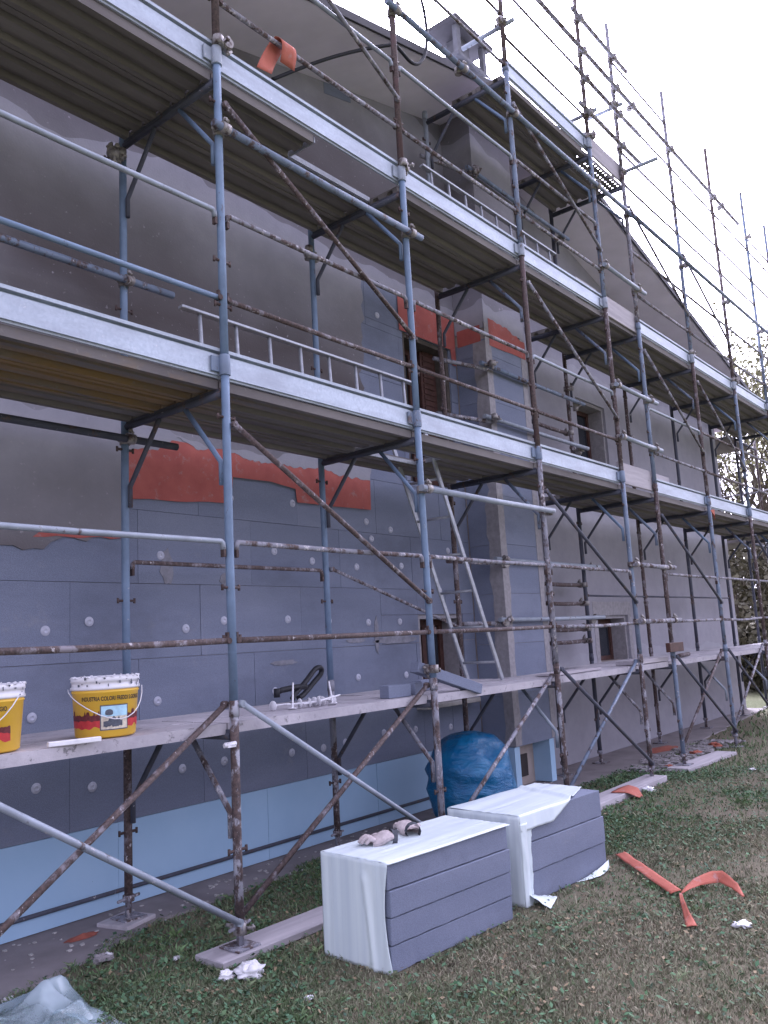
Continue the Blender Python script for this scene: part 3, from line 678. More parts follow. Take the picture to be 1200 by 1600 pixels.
# bright aluminium hatch rims
def toe(i, lv):
    x0, x1 = PX[i]+.004, PX[i+1]-.004; z0 = DK[lv]+.002; h = .172
    prof = [(3.572, .004), (3.570, .014), (3.556, .016), (3.556, h-.034), (3.576, h-.032), (3.576, h-.020), (3.545, h-.018), (3.543, h), (3.583, h), (3.583, h-.010), (3.579, h-.010), (3.579, .010), (3.583, .008), (3.583, .004)]
    b = MB(); b.prism_x([(y, z0+z_) for y, z_ in prof], x0, x1)
    o = b.build('toe_board', 'galv_sheet')
    for xx in ((PX[i+1],) if i != 3 else (PX[4],)):
        c_ = MB(); c_.tube([(xx, OY, z0+.012), (xx, OY, z0+.016), (xx, OY, z0+.128), (xx, OY, z0+.135)], [.030, .0335, .0315, .027], 14); c_.box(xx-.085, xx+.004, OY+.010, OY+.0235, z0+.03, z0+.12)
        bevel(c_.build('end_clip', 'tube_galv' if lv > 1 else 'tube_blueworn', o), .003)
    return tag(o, 'galvanised toe board of the %s deck, %s' % (LV[lv], bayname(i)), 'toe board', 'galvanised toe boards')
for i in (0, 1, 2, 3, 5, 6, 7, 8): toe(i, 1); toe(i, 2)
toe(3, 3)
for lv, zz_ in ((1, 3.10), (2, 5.0), (3, 6.93)):
    b = MB(); b.box(8.42, 9.42, 3.562, 3.585, zz_-.03, zz_+.20); o = bevel(b.build('wooden_toe_board', 'wood_board'), .004)
    tag(o, 'grey wooden plank set on edge as toe board of the %s deck' % LV[lv], 'plank', 'wooden toe boards in the narrow bay')
    b = MB(); b.box(7.9 if lv != 1 else 9.0, 8.40 if lv != 1 else 9.98, 3.60, 3.62, zz_-.0, zz_+.235 if lv != 1 else zz_+.21); o = bevel(b.build('wooden_toe_board', 'wood_board'), .004)
    tag(o, 'shorter wooden plank standing behind the toe boards of the %s deck' % LV[lv], 'plank', 'wooden toe boards in the narrow bay')
# return decks at the far corner
for q, z_ in enumerate((3.0, 4.94)):
    b = MB(); b.box(15.95, 17.36, 4.55, 9.0, z_-.02, z_+.03); o = b.build('corner_deck', 'deck_steel')
    tag(o, 'dark deck panel of the %s deck round the far corner' % ('middle', 'upper')[q], 'deck')
# hatch frames
b = MB(); b.box(4.86, 5.60, 3.892, 3.91, 3.0, 3.03); b.box(4.86, 5.60, 4.158, 4.176, 3.0, 3.03); b.box(4.84, 4.86, 3.892, 4.176, 3.0, 3.03); b.box(5.60, 5.618, 3.892, 4.176, 3.0, 3.03)
tag(b.build('hatch_frame', 'alu'), 'bright aluminium hatch frame in the middle deck above the leaning ladder', 'hatch')
b = MB(); b.box(3.92, 4.80, 3.862, 3.874, 4.945, 4.985); b.box(3.92, 4.80, 3.842, 3.850, 4.945, 4.985); b.box(3.92, 3.932, 3.60, 3.84, 4.945, 4.985)
tag(b.build('hatch_frame', 'alu'), 'bright aluminium hatch frame in the upper deck near the first post', 'hatch')

# ------------------------------------------------------------------ ladders
def ladder(name, A, B, side, wdt, n, m, label, rr=.012):
    A, B, side = Vector(A), Vector(B), Vector(side).normalized()*wdt; root = empty(name, A)
    d = (B-A).normalized(); nrm = d.cross(side).normalized()
    for o_ in (Vector((0, 0, 0)), side):
        b = MB(); p, q = A+o_, B+o_; vs = []
        sw = side.normalized()
        for e_ in (p, q): vs += [e_-nrm*.022-sw*.010, e_+nrm*.022-sw*.010, e_+nrm*.022+sw*.010, e_-nrm*.022+sw*.010]
        b.add(vs, [(0, 1, 2, 3), (7, 6, 5, 4), (0, 4, 5, 1), (1, 5, 6, 2), (2, 6, 7, 3), (3, 7, 4, 0)]); bevel(b.build('stile', m, root), .004)
    for i in range(n):
        c = A+(B-A)*((i+.5)/n); b = MB(); b.tube([c, c+side], rr, 8); b.build('rung', m, root)
    tag(root, label, 'ladder'); return root
ladder('ladder', (2.86, 3.70, 3.10), (5.06, 3.70, 3.10), (0, .05, 1), .39, 8, 'alu', 'aluminium ladder lying on edge on the middle deck beside the first post')
ladder('ladder', (5.40, 3.72, 5.02), (7.75, 3.72, 5.02), (0, .06, 1), .46, 9, 'alu', 'aluminium ladder lying on edge on the upper deck beside the third post')
ladder('ladder', (6.42, 3.96, 1.155), (5.46, 3.96, 3.32), (0, 1, 0), .36, 7, 'alu', 'aluminium ladder leaning up from the lowest deck through the hatch')

# ------------------------------------------------------------------ lowest deck clutter
def bucket(cx, cy, zb, label, ang):
    root = empty('paint_bucket', (cx, cy, zb)); H, r0, r1 = .285, .142, .160
    R = lambda z: r0+(r1-r0)*z/H
    b = MB(); b.lathe([(0, .0), (r0-.01, 0), (r0, .008), (R(.21), .21), (R(.212)+.004, .213), (R(.216)+.004, .219), (R(.225), .222), (R(.226), .226)], 40)
    b.build('body', 'bucket_yellow', root, (cx, cy, zb))
    b = MB(); b.lathe([(R(.226), .226), (r1+.004, .228), (r1+.004, .240), (r1-.001, .243), (r1-.001, .262), (r1+.003, .264), (r1+.001, H), (r1-.006, H+.003), (r1-.010, H-.02), (r1-.02, .12), (0, .12)], 40)
    rim = b.build('rim', 'bucket_white', root, (cx, cy, zb))
    rr2 = random.Random(int(cx*100))
    b = MB()
    for q in range(46):
        a = rr2.uniform(0, 6.28); h0 = rr2.uniform(.232, .278); l = rr2.uniform(.004, .020); wd = rr2.uniform(.004, .012)/r1; rd = r1+.0048
        b.add([(rd*math.cos(a), rd*math.sin(a), h0), (rd*math.cos(a+wd), rd*math.sin(a+wd), h0+.003), (rd*math.cos(a+wd*.7), rd*math.sin(a+wd*.7), min(.288, h0+l)), (rd*math.cos(a-wd*.3), rd*math.sin(a-wd*.3), min(.288, h0+l*.8))], [(0, 1, 2, 3)])
    struct(b.build('dried_splash', 'ink_grey', rim, (cx, cy, zb)), 'stuff')
    b = MB()
    for q in range(26):
        a = q/26*6.283; b.tube([((r1-.003)*math.cos(a), (r1-.003)*math.sin(a), H), ((r1-.003)*math.cos(a)+rr2.uniform(-.004, .004), (r1-.003)*math.sin(a), H+rr2.uniform(.001, .007))], [.011, .006], 6)
    struct(b.build('dried_paste', 'bucket_white', rim, (cx, cy, zb)), 'stuff')
    hb = MB(); pts = []
    for q in range(17):
        t = q/16*math.pi; e_ = math.cos(t)*(r1+.014); dip = math.sin(t)
        al = ang+math.pi/2; out_ = ang
        px_ = e_*math.cos(al)+dip*(r1+.012)*math.cos(out_); py_ = e_*math.sin(al)+dip*(r1+.012)*math.sin(out_)
        pts.append((px_, py_, .232-.135*dip-.03*math.sin(2*t)))
    hb.tube(pts, .0025, 6); hb.build('handle', 'white_plastic', root, (cx, cy, zb))
    def wrap(u, z, e_): r_w = R(z)+e_; a = ang+u/R(z); return (r_w*math.cos(a), r_w*math.sin(a), z)
    def patch(poly_u, m, nm, e_):      # poly_u = list of (u, zlow, zhigh) columns
        b = MB(); vs = []
        for u, zl, zh in poly_u: vs += [wrap(u, zl, e_), wrap(u, zh, e_)]
        b.add(vs, [(2*i, 2*i+2, 2*i+3, 2*i+1) for i in range(len(poly_u)-1)], True); b.build(nm, m, root, (cx, cy, zb))
    cols = []; cols2 = []
    for q in range(81):
        u = -.215+.43*q/80; hh = .108+.014*nz(u*60, 1)+(.018 if nz(u*38, 9) > .12 else 0)+(.02 if nz(u*90, 3) > .35 else 0); lo = .048+.018*nz(u*28, 5)
        cols.append((u, lo, hh)); cols2.append((u, .083+.008*nz(u*50, 8), hh))
    patch(cols, 'ink_red', 'skyline_print', .0008); patch(cols2, 'ink_maroon', 'skyline_print', .0014)
    lin = lambda a, b_, z0, z1: [(a+(b_-a)*q/12, z0, z1) for q in range(13)]
    u0, u1 = -.027, .098
    patch(lin(u0-.005, u1+.005, .036, .154), 'ink_grey', 'picture_print', .0020); patch(lin(u0, u1, .100, .149), 'ink_sky', 'picture_print', .0026)
    patch(lin(u0, u1, .041, .0995), 'ink_sand', 'picture_print', .0026)
    patch([(u0+(u1-u0)*q/24, .050+.018*abs(nz(q*.6, 3)), .078+.030*max(0, nz(q*.35, 6))+.02*math.exp(-((q-11)/3)**2)) for q in range(2, 20)], 'ink_grey', 'picture_print', .0032)
    patch([(u0+.036+.018*math.cos(math.pi*(1-q/12)), .113-.008*math.sin(math.pi*q/12), .120+.014*math.sin(math.pi*q/12)) for q in range(13)], 'ink_grey', 'picture_print', .0032)
    cu = bpy.data.curves.new('lettering', 'FONT'); cu.body = 'INDUSTRIA COLORI FREDDI S.GIORGIO'; cu.size = .027; cu.align_x = 'CENTER'; cu.offset = .0007
    to = bpy.data.objects.new('tmp_text', cu); COL.objects.link(to); dg = bpy.context.evaluated_depsgraph_get()
    me = bpy.data.meshes.new_from_object(to.evaluated_get(dg)); bpy.data.objects.remove(to)
    wd = max(v.co.x for v in me.vertices)-min(v.co.x for v in me.vertices); sc_ = .325/wd
    for v in me.vertices: v.co = wrap(v.co.x*sc_+.037, .176+v.co.y, .0010)
    lo_ = put('lettering', me, 'ink_dark', root, (cx, cy, zb))
    tag(root, label, 'bucket', 'yellow paint buckets')
ZD = DK[0]+.004
def facing(x, y): return math.atan2(-y, -x)
bucket(2.40, 3.77, ZD, 'yellow paint bucket with white crusted rim standing whole on the lowest deck', facing(2.40, 3.77)+.05)
bucket(1.80, 3.76, ZD, 'yellow paint bucket cut by the left edge of the picture', facing(1.80, 3.76)-.72)
b = MB(); b.box(0, .235, 0, .03, 0, .022); o = bevel(b.build('foam_offcut', 'paper', None, (2.0, 3.585, ZD)), .003); o.rotation_euler = (0, 0, -.22)
tag(o, 'thin white foam strip lying in front of the yellow bucket', 'offcut')
def block(x, y, z, sx, sy, sz, rz, label, m='eps_grey', rx=0, ry=0):
    b = MB(); b.box(-sx/2, sx/2, -sy/2, sy/2, 0, sz); o = bevel(b.build('foam_block', m, None, (x, y, z)), .003); o.rotation_euler = (rx, ry, rz)
    return tag(o, label, 'foam block', 'grey foam offcuts on the lowest deck')
block(4.60, 3.70, ZD, .22, .09, .085, -.10, 'small grey foam block on the lowest deck left of the second post')
block(4.86, 3.74, ZD, .16, .08, .08, .3, 'small grey foam block just behind the second post on the lowest deck')
block(5.20, 3.92, ZD, .20, .08, .08, .2, 'grey foam offcut lying behind the tilted bar on the lowest deck')
block(5.10, 3.62, 1.21, .72, .08, .075, -.10, 'long grey foam bar tilted across the lowest deck beside the second post', ry=.29)
b = MB(); b.box(0, 1.0, 0, .2, 0, .022); o = bevel(b.build('wooden_board', 'wood_board', None, (6.75, 3.62, ZD+.002)), .003); o.rotation_euler = (0, 0, .03)
tag(o, 'grey board lying on the lowest deck right of the third post', 'board')
b = MB(); b.box(0, .9, 0, .22, 0, .045); o = bevel(b.build('wooden_board', 'wood_board', None, (8.45, 3.60, ZD+.002)), .004)
tag(o, 'thick board bridging the narrow bay on the lowest deck', 'board')
b = MB(); b.box(0, .40, 0, .05, 0, .10); o = bevel(b.build('wooden_board', 'wood_brown', None, (9.06, 3.452, 1.255)), .004)
tag(o, 'dark brown timber offcut fixed against the fifth outer post', 'board')
b = MB(); b.tube([(0, 0, .03), (.62, .1, .03)], .024, 10); o = b.build('loose_tube', 'tube_rust', None, (10.0, 3.72, ZD)); tag(o, 'loose rusty tube lying on the lowest deck past the narrow bay', 'tube')
# fixings
fx = MB(); fx.lathe([(.0, 0), (.028, 0), (.030, .004), (.010, .006), (.006, .012), (.005, .155), (0, .16)], 14)
fxm = fx.mesh('wall_fixing')
FP = [(3.62, 3.88, 0, 90, 5), (3.74, 3.83, .0, 4, 0), (3.80, 3.83, .03, 90, -15), (3.86, 3.80, .03, 90, 160), (3.92, 3.82, .03, 88, -5), (3.97, 3.79, .03, 92, 175), (3.90, 3.76, .035, 80, -20), (4.03, 3.76, .0, 25, 60), (4.00, 3.85, .03, 90, 10), (4.07, 3.80, .03, 86, 200)]
for q, (x_, y_, dz, tx, rz) in enumerate(FP):
    o = put('wall_fixing', fxm, 'white_plastic', None, (x_, y_, ZD+max(dz, .031 if tx > 60 else .004))); o.rotation_euler = (0, math.radians(tx), math.radians(rz))
    tag(o, 'leftmost white disc fixing of the pile on the lowest deck' if q == 0 else 'white plastic disc fixing in the small pile on the lowest deck', 'fixing', 'white fixings on the lowest deck' if q else None)
def smooth(pts, m=6):
    P_ = [Vector(p) for p in pts]; o = []
    for i in range(len(P_)-1):
        a, b_, c, d = P_[max(0, i-1)], P_[i], P_[i+1], P_[min(len(P_)-1, i+2)]
        for q in range(m): t = q/m; o.append(.5*((2*b_)+(c-a)*t+(2*a-5*b_+4*c-d)*t*t+(3*b_-a-3*c+d)*t**3))
    return o+[P_[-1]]
# black hose folded against the second inner post
b = MB()
b.tube([(4.06, 4.30, 1.235), (4.10, 4.30, 1.245), (4.25, 4.31, 1.255), (4.36, 4.32, 1.25)], .020, 8)
b.tube(smooth([(4.20, 4.30, 1.178), (4.24, 4.31, 1.21), (4.36, 4.33, 1.28), (4.50, 4.36, 1.365), (4.57, 4.37, 1.37), (4.58, 4.38, 1.33), (4.50, 4.38, 1.27), (4.38, 4.36, 1.20), (4.30, 4.34, 1.175)]), .019, 10)
b.tube([(4.055, 4.30, 1.20), (4.055, 4.30, 1.26)], .022, 8)
tag(b.build('folded_hose', 'rubber'), 'black folded rubber hose leaning on the second inner post', 'hose')
# cable over the roof edge
pts = []
for q in range(40):
    t = q/39; pts.append((4.35+1.02*t, 4.42-.5*t, 6.06+.62*t+.05*math.sin(3*t)))
for q in range(1, 30):
    t = q/29; a = -math.pi*.6+t*math.pi*1.15; pts.append((5.58+.27*math.cos(a)*1.0, 3.90, 7.02+.42*math.sin(a)+.15*t))
pts += [(5.55-.05*q, 3.95+.1*q, 7.62+.1*q) for q in range(1, 8)]
b = MB(); b.tube(pts, .0155, 8); tag(b.build('cable', 'rubber'), 'thick black cable looping over the edge of the roof', 'cable')
# orange strip hanging over the rail
def strip(fn, nu, nv, m, nm, label, cat, t=.002, group=None):
    o = solid(grid(fn, nu, nv).build(nm, m), t); return tag(o, label, cat, group)
def flap(u, v):
    s_ = v*.55; x = 3.50+.13*u
    if v < .45: return (x+.02*v-.30*(.45-v), 3.555+.02*math.sin(6*v), 5.47-.62*(.45-v)+.02*u)
    t = (v-.45)/.55; return (x+.05*t, 3.53-.05*math.sin(t*3.1), 5.475+.03*math.sin(t*3.1)-.16*t)
strip(flap, 4, 14, 'mesh_orange', 'mesh_strip', 'orange mesh strip hanging over the rail of the upper deck', 'mesh strip')
b = MB(); b.add([(10.98, 3.47, 2.98), (11.10, 3.46, 3.0), (11.10, 3.465, 2.86), (11.04, 3.44, 2.90)], [(0, 1, 2, 3)]); tag(solid(b.build('mesh_strip', 'mesh_orange'), .003), 'tiny orange mesh scrap tied at the sixth outer post', 'mesh strip')

# ------------------------------------------------------------------ things on the lawn
def sole(x0, x1, y0, y1, rz, label, h=.04):
    b = MB(); b.box(-(x1-x0)/2, (x1-x0)/2, -(y1-y0)/2, (y1-y0)/2, .002, h); o = bevel(b.build('sole_board', 'wood_board', None, ((x0+x1)/2, (y0+y1)/2, 0)), .004); o.rotation_euler = (0, 0, rz)
    return tag(o, label, 'board', 'sole boards under the scaffold')
sole(2.82, 4.05, 3.42, 3.64, -.02, 'pale sole board under the first outer post, its end behind the foam package')
sole(6.45, 8.50, 3.40, 3.62, .01, 'thick pale sole board with an orange scrap near the fourth outer post', .06)
sole(9.08, 10.45, 3.36, 3.60, -.06, 'flat grey sole board under the fifth outer post')
sole(2.88, 3.12, 4.39, 4.62, .25, 'small square board under the first inner post on the pavement', .034)
def tri(u, v):
    x = 7.42+.40*u*(1-v*.8)+.10*v; s_ = .30*v
    return (x, 3.52-s_, .068+.010*math.sin(u*3)) if s_ < .14 else (x, 3.38-(s_-.14)*.55, max(.02, .066-(s_-.14)*.30))
strip(tri, 6, 8, 'mesh_orange', 'mesh_strip', 'orange mesh scrap draped over the thick sole board', 'mesh strip')
# foam packages
def eps_block(b, x0, x1, y0, y1, z0, z1, sd):          # a board with slightly worn, uneven edges
    nx_ = 22; vs = []
    for q in range(nx_+1):
        x = x0+(x1-x0)*q/nx_
        for j, (y, z) in enumerate(((y0, z0), (y1, z0), (y1, z1), (y0, z1))):
            c = .0018*nz(x*14, j*5, sd)+(.010*max(0, nz(x*9, j*7, sd+3)-.28)); vs.append((x+(.003*nz(j*3, sd) if q in (0, nx_) else 0), y+(c if y == y0 else -c), z+(c if z == z0 else -c)))
    fs = [(q*4+j, q*4+(j+1) % 4, q*4+4+(j+1) % 4, q*4+4+j) for q in range(nx_) for j in range(4)]+[(3, 2, 1, 0), (nx_*4, nx_*4+1, nx_*4+2, nx_*4+3)]
    b.add(vs, fs)
def package(name, org, rz, L, D, layers, h, label):
    root = empty(name, (org[0], org[1], 0), rz)
    for q in range(layers):
        b = MB(); dx, dy = rng.uniform(-.006, .006), rng.uniform(-.004, .004)
        if q == layers-1: dx -= .006
        eps_block(b, dx, L+dx, dy, D+dy, q*h+.003, (q+1)*h-.002, q*3+L); o = b.build('insulation_board', 'eps_grey'); o.parent = root; bevel(o, .003)
    tag(root, label, 'foam package', 'packages of insulation boards'); return root
# package 1: front-left corner (3.19,2.69), runs along +x slightly turned
p1 = package('foam_package', (3.21, 2.69), -.085, .955, .45, 4, .1235, 'near package of grey foam boards with work gloves on its white film')
H1 = 4*.1235
def film1(u, v):                     # v from the back top edge over the top, round the corner: u across
    return None
def add_film(root, fn, nu, nv):
    o = grid(fn, nu, nv).build('wrapping_film', 'film'); o.parent = root; return solid(o, .002)
# top sheet with a short fold over the front edge
def top1(u, v):
    x = -.012+(.955+.018)*u; y = .46-.47*v
    if v > .965: return (x, -.012-.004*nz(x*9, 1), H1+.004-(v-.965)/.035*(.006+.004*nz(x*2, 3)))
    return (x, y, H1+.005+.003*nz(x*3, y*40)+.002*nz(x*9, y*9, 3))
add_film(p1, top1, 60, 40)
def side1(u, v):                     # left end, gathered folds, front edge drawn back towards the bottom
    z = (H1+.004)*(1-v); y1 = -.010+.055*math.sin(min(1, v*1.05)*math.pi)*.55*(1 if v < .98 else .7); y = .462+(y1-.462)*u
    x = -.012-.0022*nz(y*30, z*1.2)-.004*abs(nz(y*9+z*2.5, z*2, 5))*(v**.5)-(.010*math.exp(-((y-.10-.12*z)/.018)**2) if v > .15 else 0)
    return (x, y, max(.002, z))
add_film(p1, side1, 46, 24)
# package 2
p2 = package('foam_package', (4.37, 2.66), -.07, .95, .50, 3, .1653, 'far package of grey foam boards with torn white film')
H2 = .496
def top2(u, v):
    x = -.014+.965*u; s_ = .575*v/.85                         # arc length from the back edge
    reach = .525+(.085 if u < .36 else .085-.20*(u-.36)/.64*1.2)+.004*nz(u*14, 2)
    s_ = reach*v; y = .51-s_
    if y < -.012: d_ = -.012-y; return (x, -.014-.10*d_, H2+.006-d_)
    return (x, y, H2+.006+.0025*nz(x*3, y*28)+.016*math.exp(-((x-.62-.35*(y-.1))/.03)**2)*(1 if y < .5 else 0)+.006*max(0, nz(x*3, y*3, 2)))
add_film(p2, top2, 70, 56)
def side2(u, v):
    z = (H2+.004)*(1-v); y = .515+(-.016-.515)*u; return (-.014-.0025*nz(y*28, z*1.2)-.005*abs(nz(y*9, z*3, 2)), y, max(.002, z))
add_film(p2, side2, 46, 20)
def front2(u, v):
    z = (H2-.04)*(1-v); wd = .115-.035*v+.018*nz(v*5, 3)+.014*abs(nz(v*15, 1))+(.06 if v > .95 else 0); x = -.018+wd*u
    return (x, -.018-.010*abs(nz(x*34, z*5))-.006*math.sin(u*6), max(.004, z))
add_film(p2, front2, 12, 40)
def foot2(u, v):
    x = .02+.20*u; return (x, -.02-.14*v*(1-.6*u), .012+.05*(1-v)*(1-u)+.012*abs(nz(x*20, v*3)))
add_film(p2, foot2, 14, 8)
def foot3(u, v):
    x = .55+.40*u; return (x, -.012-.05*v*math.sin(u*3.1), .010+.045*(1-v)*u*u+.008*abs(nz(x*15, v*3)))
add_film(p2, foot3, 16, 6)
# work gloves
def glove(x, y, z, rz, sd, label):
    g = empty('work_glove', (x, y, z), rz); r3 = random.Random(sd)
    def fn(u, v):
        a = u*2*math.pi; L_ = .115*v; wv_ = .046+.010*math.sin(v*3)+.006*nz(u*5, v*4, sd); th = .020+.012*math.sin(v*3.1)+.008*nz(u*6, v*5, sd+2)
        return (L_, wv_*math.cos(a), .024+th*math.sin(a)+.012*math.sin(v*4+sd))
    o = grid(fn, 18, 10).build('palm', 'glove_cloth'); o.parent = g
    b = MB(); b.tube([(-.030, .004, .022), (-.012, .0, .024), (.006, 0, .026)], [.040, .038, .044], 12, False)
    o = b.build('cuff', 'glove_grip'); o.parent = g
    b = MB()
    for q, (yy, ln) in enumerate(((-.034, .060), (-.012, .075), (.011, .070), (.032, .052))):
        c = r3.uniform(.3, .9); b.tube([(.10, yy, .028), (.10+ln*.5, yy*1.15, .034+.012*c), (.10+ln*.85, yy*1.2, .030-.004*c), (.10+ln, yy*1.2, .016)], [.0135, .0125, .0115, .008], 8)
    b.tube([(.035, -.040, .028), (.065, -.068, .030), (.095, -.078, .020)], [.015, .0135, .009], 8)
    o = b.build('fingers', 'glove_cloth'); o.parent = g
    return tag(g, label, 'glove', 'pair of work gloves')
glove(3.54, 2.93, H1+.006, 2.6, 1, 'crumpled pale work glove lying left on the near foam package')
glove(3.72, 2.93, H1+.006, 1.1, 4, 'crumpled pale work glove lying right on the near foam package')
# blue sack
def sackfn(u, v):
    a = u*2*math.pi; ph = math.pi*(v-.5); c = math.cos(ph)**.75; d = Vector((math.cos(a)*c, math.sin(a)*c, math.sin(ph)))
    k_ = 1+.08*noise.noise(d*1.7+Vector((3, 1, 2)))+.05*abs(noise.noise(Vector((d.x*3, d.y*3, d.z*6))))+.022*abs(noise.noise(Vector((d.x*8, d.y*8, d.z*15))))
    k_ += .045*(1-2*abs(math.sin(d.z*4.2+2.2*noise.noise(d*1.6)+1)))*max(0, 1-d.z*d.z); z = .37+d.z*.39*k_
    dent = .10*math.exp(-((d.x+.05)**2+(d.y+.75)**2+(d.z-.62)**2)/.09)
    return (5.99+d.x*(.42-dent)*k_, 4.06+d.y*(.33-dent)*k_, max(.014, z-dent*.7))
b = grid(sackfn, 72, 44); tag(b.build('plastic_sack', 'bag_blue'), 'big bulging blue plastic sack on the ground behind the second post', 'sack')
# clear plastic bag in the corner of the lawn
def bagfn(u, v):
    x = 1.50+.72*u; y = 3.25+.68*v; e_ = max(0, 1-((u-.48)/.52)**2)*max(0, 1-((v-.5)/.5)**2)
    rdg = lambda f_, sd_: 1-2.2*abs(noise.noise(Vector((x*f_+.6*y*f_, y*f_-.3*x*f_, sd_))))
    return (x+.05*nz(x*9, y*9), y+.05*nz(x*8, y*8, 4), max(.008, .010+min(1, e_*2.2)*(.020+.050*rdg(4.2, 1)+.022*rdg(9, 2))+.085*math.exp(-((u-.80)**2+(v-.62)**2)/.016)))
tag(solid(grid(bagfn, 84, 76).build('plastic_bag', 'clear_plastic'), .002), 'crumpled clear plastic bag on the grass at the lower left', 'plastic bag')
# litter
def crumple(x, y, r, sd, label, m='paper', sq=.6, par=None):
    def fn(u, v):
        a = u*2*math.pi; ph = math.pi*(v-.5); d = Vector((math.cos(a)*math.cos(ph), math.sin(a)*math.cos(ph), math.sin(ph))); k_ = r*(1+.75*noise.noise(d*2.0+Vector((sd, 0, 0)))+.35*noise.noise(d*5+Vector((0, sd, 0))))
        return (x+d.x*k_*1.25, y+d.y*k_, max(.006, r*sq+d.z*k_*sq))
    return tag(grid(fn, 22, 14).build('paper_scrap', m), label, 'litter', 'white litter on the ground')
crumple(2.83, 3.25, .055, 3, 'crumpled white paper ball in the grass before the first sole board')
crumple(2.76, 3.33, .035, 13, 'smaller white crumple beside the paper ball near the first sole board')
crumple(2.81, 2.84, .018, 9, 'tiny white foam crumb in the grass left of the near package', 'paper', .5)
crumple(2.63, 4.12, .020, 15, 'white crumb at the pavement edge behind the plastic bag')
crumple(2.57, 4.08, .035, 16, 'grey stone lump at the pavement edge behind the plastic bag', 'stone_mix')
crumple(2.80, 3.77, .017, 19, 'white crumb in the grass between first post and pavement')
crumple(2.05, 4.02, .020, 21, 'white crumb at the left edge of the grass')
crumple(4.62, 1.54, .038, 25, 'white torn wrapper on the brown grass at the lower right', 'paper', .4)
crumple(9.9, 2.75, .035, 31, 'white scrap on the green lawn at the far right', 'paper', .4)
crumple(9.4, 2.85, .03, 33, 'pale scrap on the green lawn left of the far white one', 'paper', .4)
crumple(7.9, 3.36, .05, 37, 'white crumpled scrap at the end of the thick sole board', 'paper', .5)
def ribbon(pts, wd, nm, label, taper=lambda u: 1.0):
    pts = [Vector(p) for p in pts]; m = len(pts)
    def fn(u, v):
        t = u*(m-1); i = min(int(t), m-2); f = t-i; p = pts[i].lerp(pts[i+1], f); d = (pts[i+1]-pts[i]).normalized(); s_ = Vector((-d.y, d.x, 0))
        tw = .5*math.sin(u*3.0) if 'twisted' in label else .12
        ww = wd*taper(u); return tuple(p+s_*ww*(v-.5)*math.cos(tw*1.6)+Vector((0, 0, abs(math.sin(tw*1.6))*ww*(v-.5)+.016+.006*nz(u*6, v))))
    return strip(fn, 24, 4, 'mesh_orange', nm, label, 'mesh strip', .002, 'orange strips on the lawn')
ribbon([(5.58, 2.62, .02), (5.3, 2.36, .025), (4.92, 1.99, .02)], .070, 'mesh_strip', 'long straight orange strip lying on the lawn')
ribbon([(4.90, 1.95, .025), (5.08, 1.92, .05), (5.22, 1.84, .055), (5.16, 1.74, .03), (5.02, 1.65, .015)], .062, 'mesh_strip', 'twisted orange strip curling to the right on the lawn', lambda u: .25+.9*math.sin(min(1, u*1.9)*math.pi*.5) if u < .55 else max(.10, 1.15-2.1*(u-.55)))
ribbon([(4.88, 1.95, .03), (4.72, 1.88, .035), (4.56, 1.80, .02), (4.43, 1.73, .012)], .055, 'mesh_strip', 'short twisted orange strip pointing towards the viewer on the lawn', lambda u: .25+.75*u)
# red plaster spill
for (x_, y_, r_w, lb) in ((2.72, 4.50, .07, 'reddish dust patch on the pavement near the first inner post'), (10.6, 4.28, .22, 'reddish dust heap on the pavement behind the fifth post')):
    def fn(u, v, x_=x_, y_=y_, r_w=r_w):
        a = u*6.2832; q = v*r_w*(1+.4*nz(math.cos(a)*2+x_, math.sin(a)*2)); return (x_+q*1.5*math.cos(a), y_+q*.7*math.sin(a), .016+.018*(1-v)**1.2)
    tag(grid(fn, 20, 5).build('dust_heap', 'brick_red'), lb, 'dust heap')
# crumbs of plaster and foam on the pavement
b = MB(); r6 = random.Random(8)
for q in range(260):
    x_ = r6.uniform(1.6, 8.2); y_ = r6.uniform(4.30, 4.74) if x_ < 5.6 else r6.uniform(4.2, 4.7); s_ = r6.uniform(.003, .011)
    b.add([(x_+s_*r6.uniform(.6, 1.3)*a, y_+s_*r6.uniform(.6, 1.2)*c, .012+s_*.5*(d+1)*r6.uniform(.6, 1.2)) for a in (-1, 1) for c in (-1, 1) for d in (-1, 1)], [(0, 1, 3, 2), (4, 6, 7, 5), (0, 4, 5, 1), (2, 3, 7, 6), (0, 2, 6, 4), (1, 5, 7, 3)])
o = b.build('plaster_crumbs', 'stone_sill'); struct(o, 'stuff'); o['label'] = 'small plaster crumbs scattered on the pavement'; o['category'] = 'debris'
# rubble along the pavement
b = MB(); r4 = random.Random(5)
for q in range(420):
    x_ = r4.uniform(8.9, 11.6); y_ = r4.gauss(3.88-.01*(x_-9), .12); s_ = r4.uniform(.012, .045); 
    vs = [(x_+s_*r4.uniform(.6, 1.3)*a, y_+s_*r4.uniform(.6, 1.2)*c, max(.0, .006+s_*.35*(d+1)*r4.uniform(.6, 1.2))) for a in (-1, 1) for c in (-1, 1) for d in (-1, 1)]
    b.add(vs, [(0, 1, 3, 2), (4, 6, 7, 5), (0, 4, 5, 1), (2, 3, 7, 6), (0, 2, 6, 4), (1, 5, 7, 3)])
o = b.build('rubble', 'stone_mix'); struct(o, 'stuff'); o['label'] = 'strip of broken rubble between pavement and grass'; o['category'] = 'rubble'
for q, (x_, y_, r_w) in enumerate(((11.0, 3.75, .07), (10.3, 3.75, .06), (9.25, 3.68, .05))):
    crumple(x_, y_, r_w, 40+q, ['red brick fragment at the far end of the rubble', 'red brick fragment in the middle of the rubble', 'red brick fragment at the near end of the rubble'][q], 'brick_red', .45)

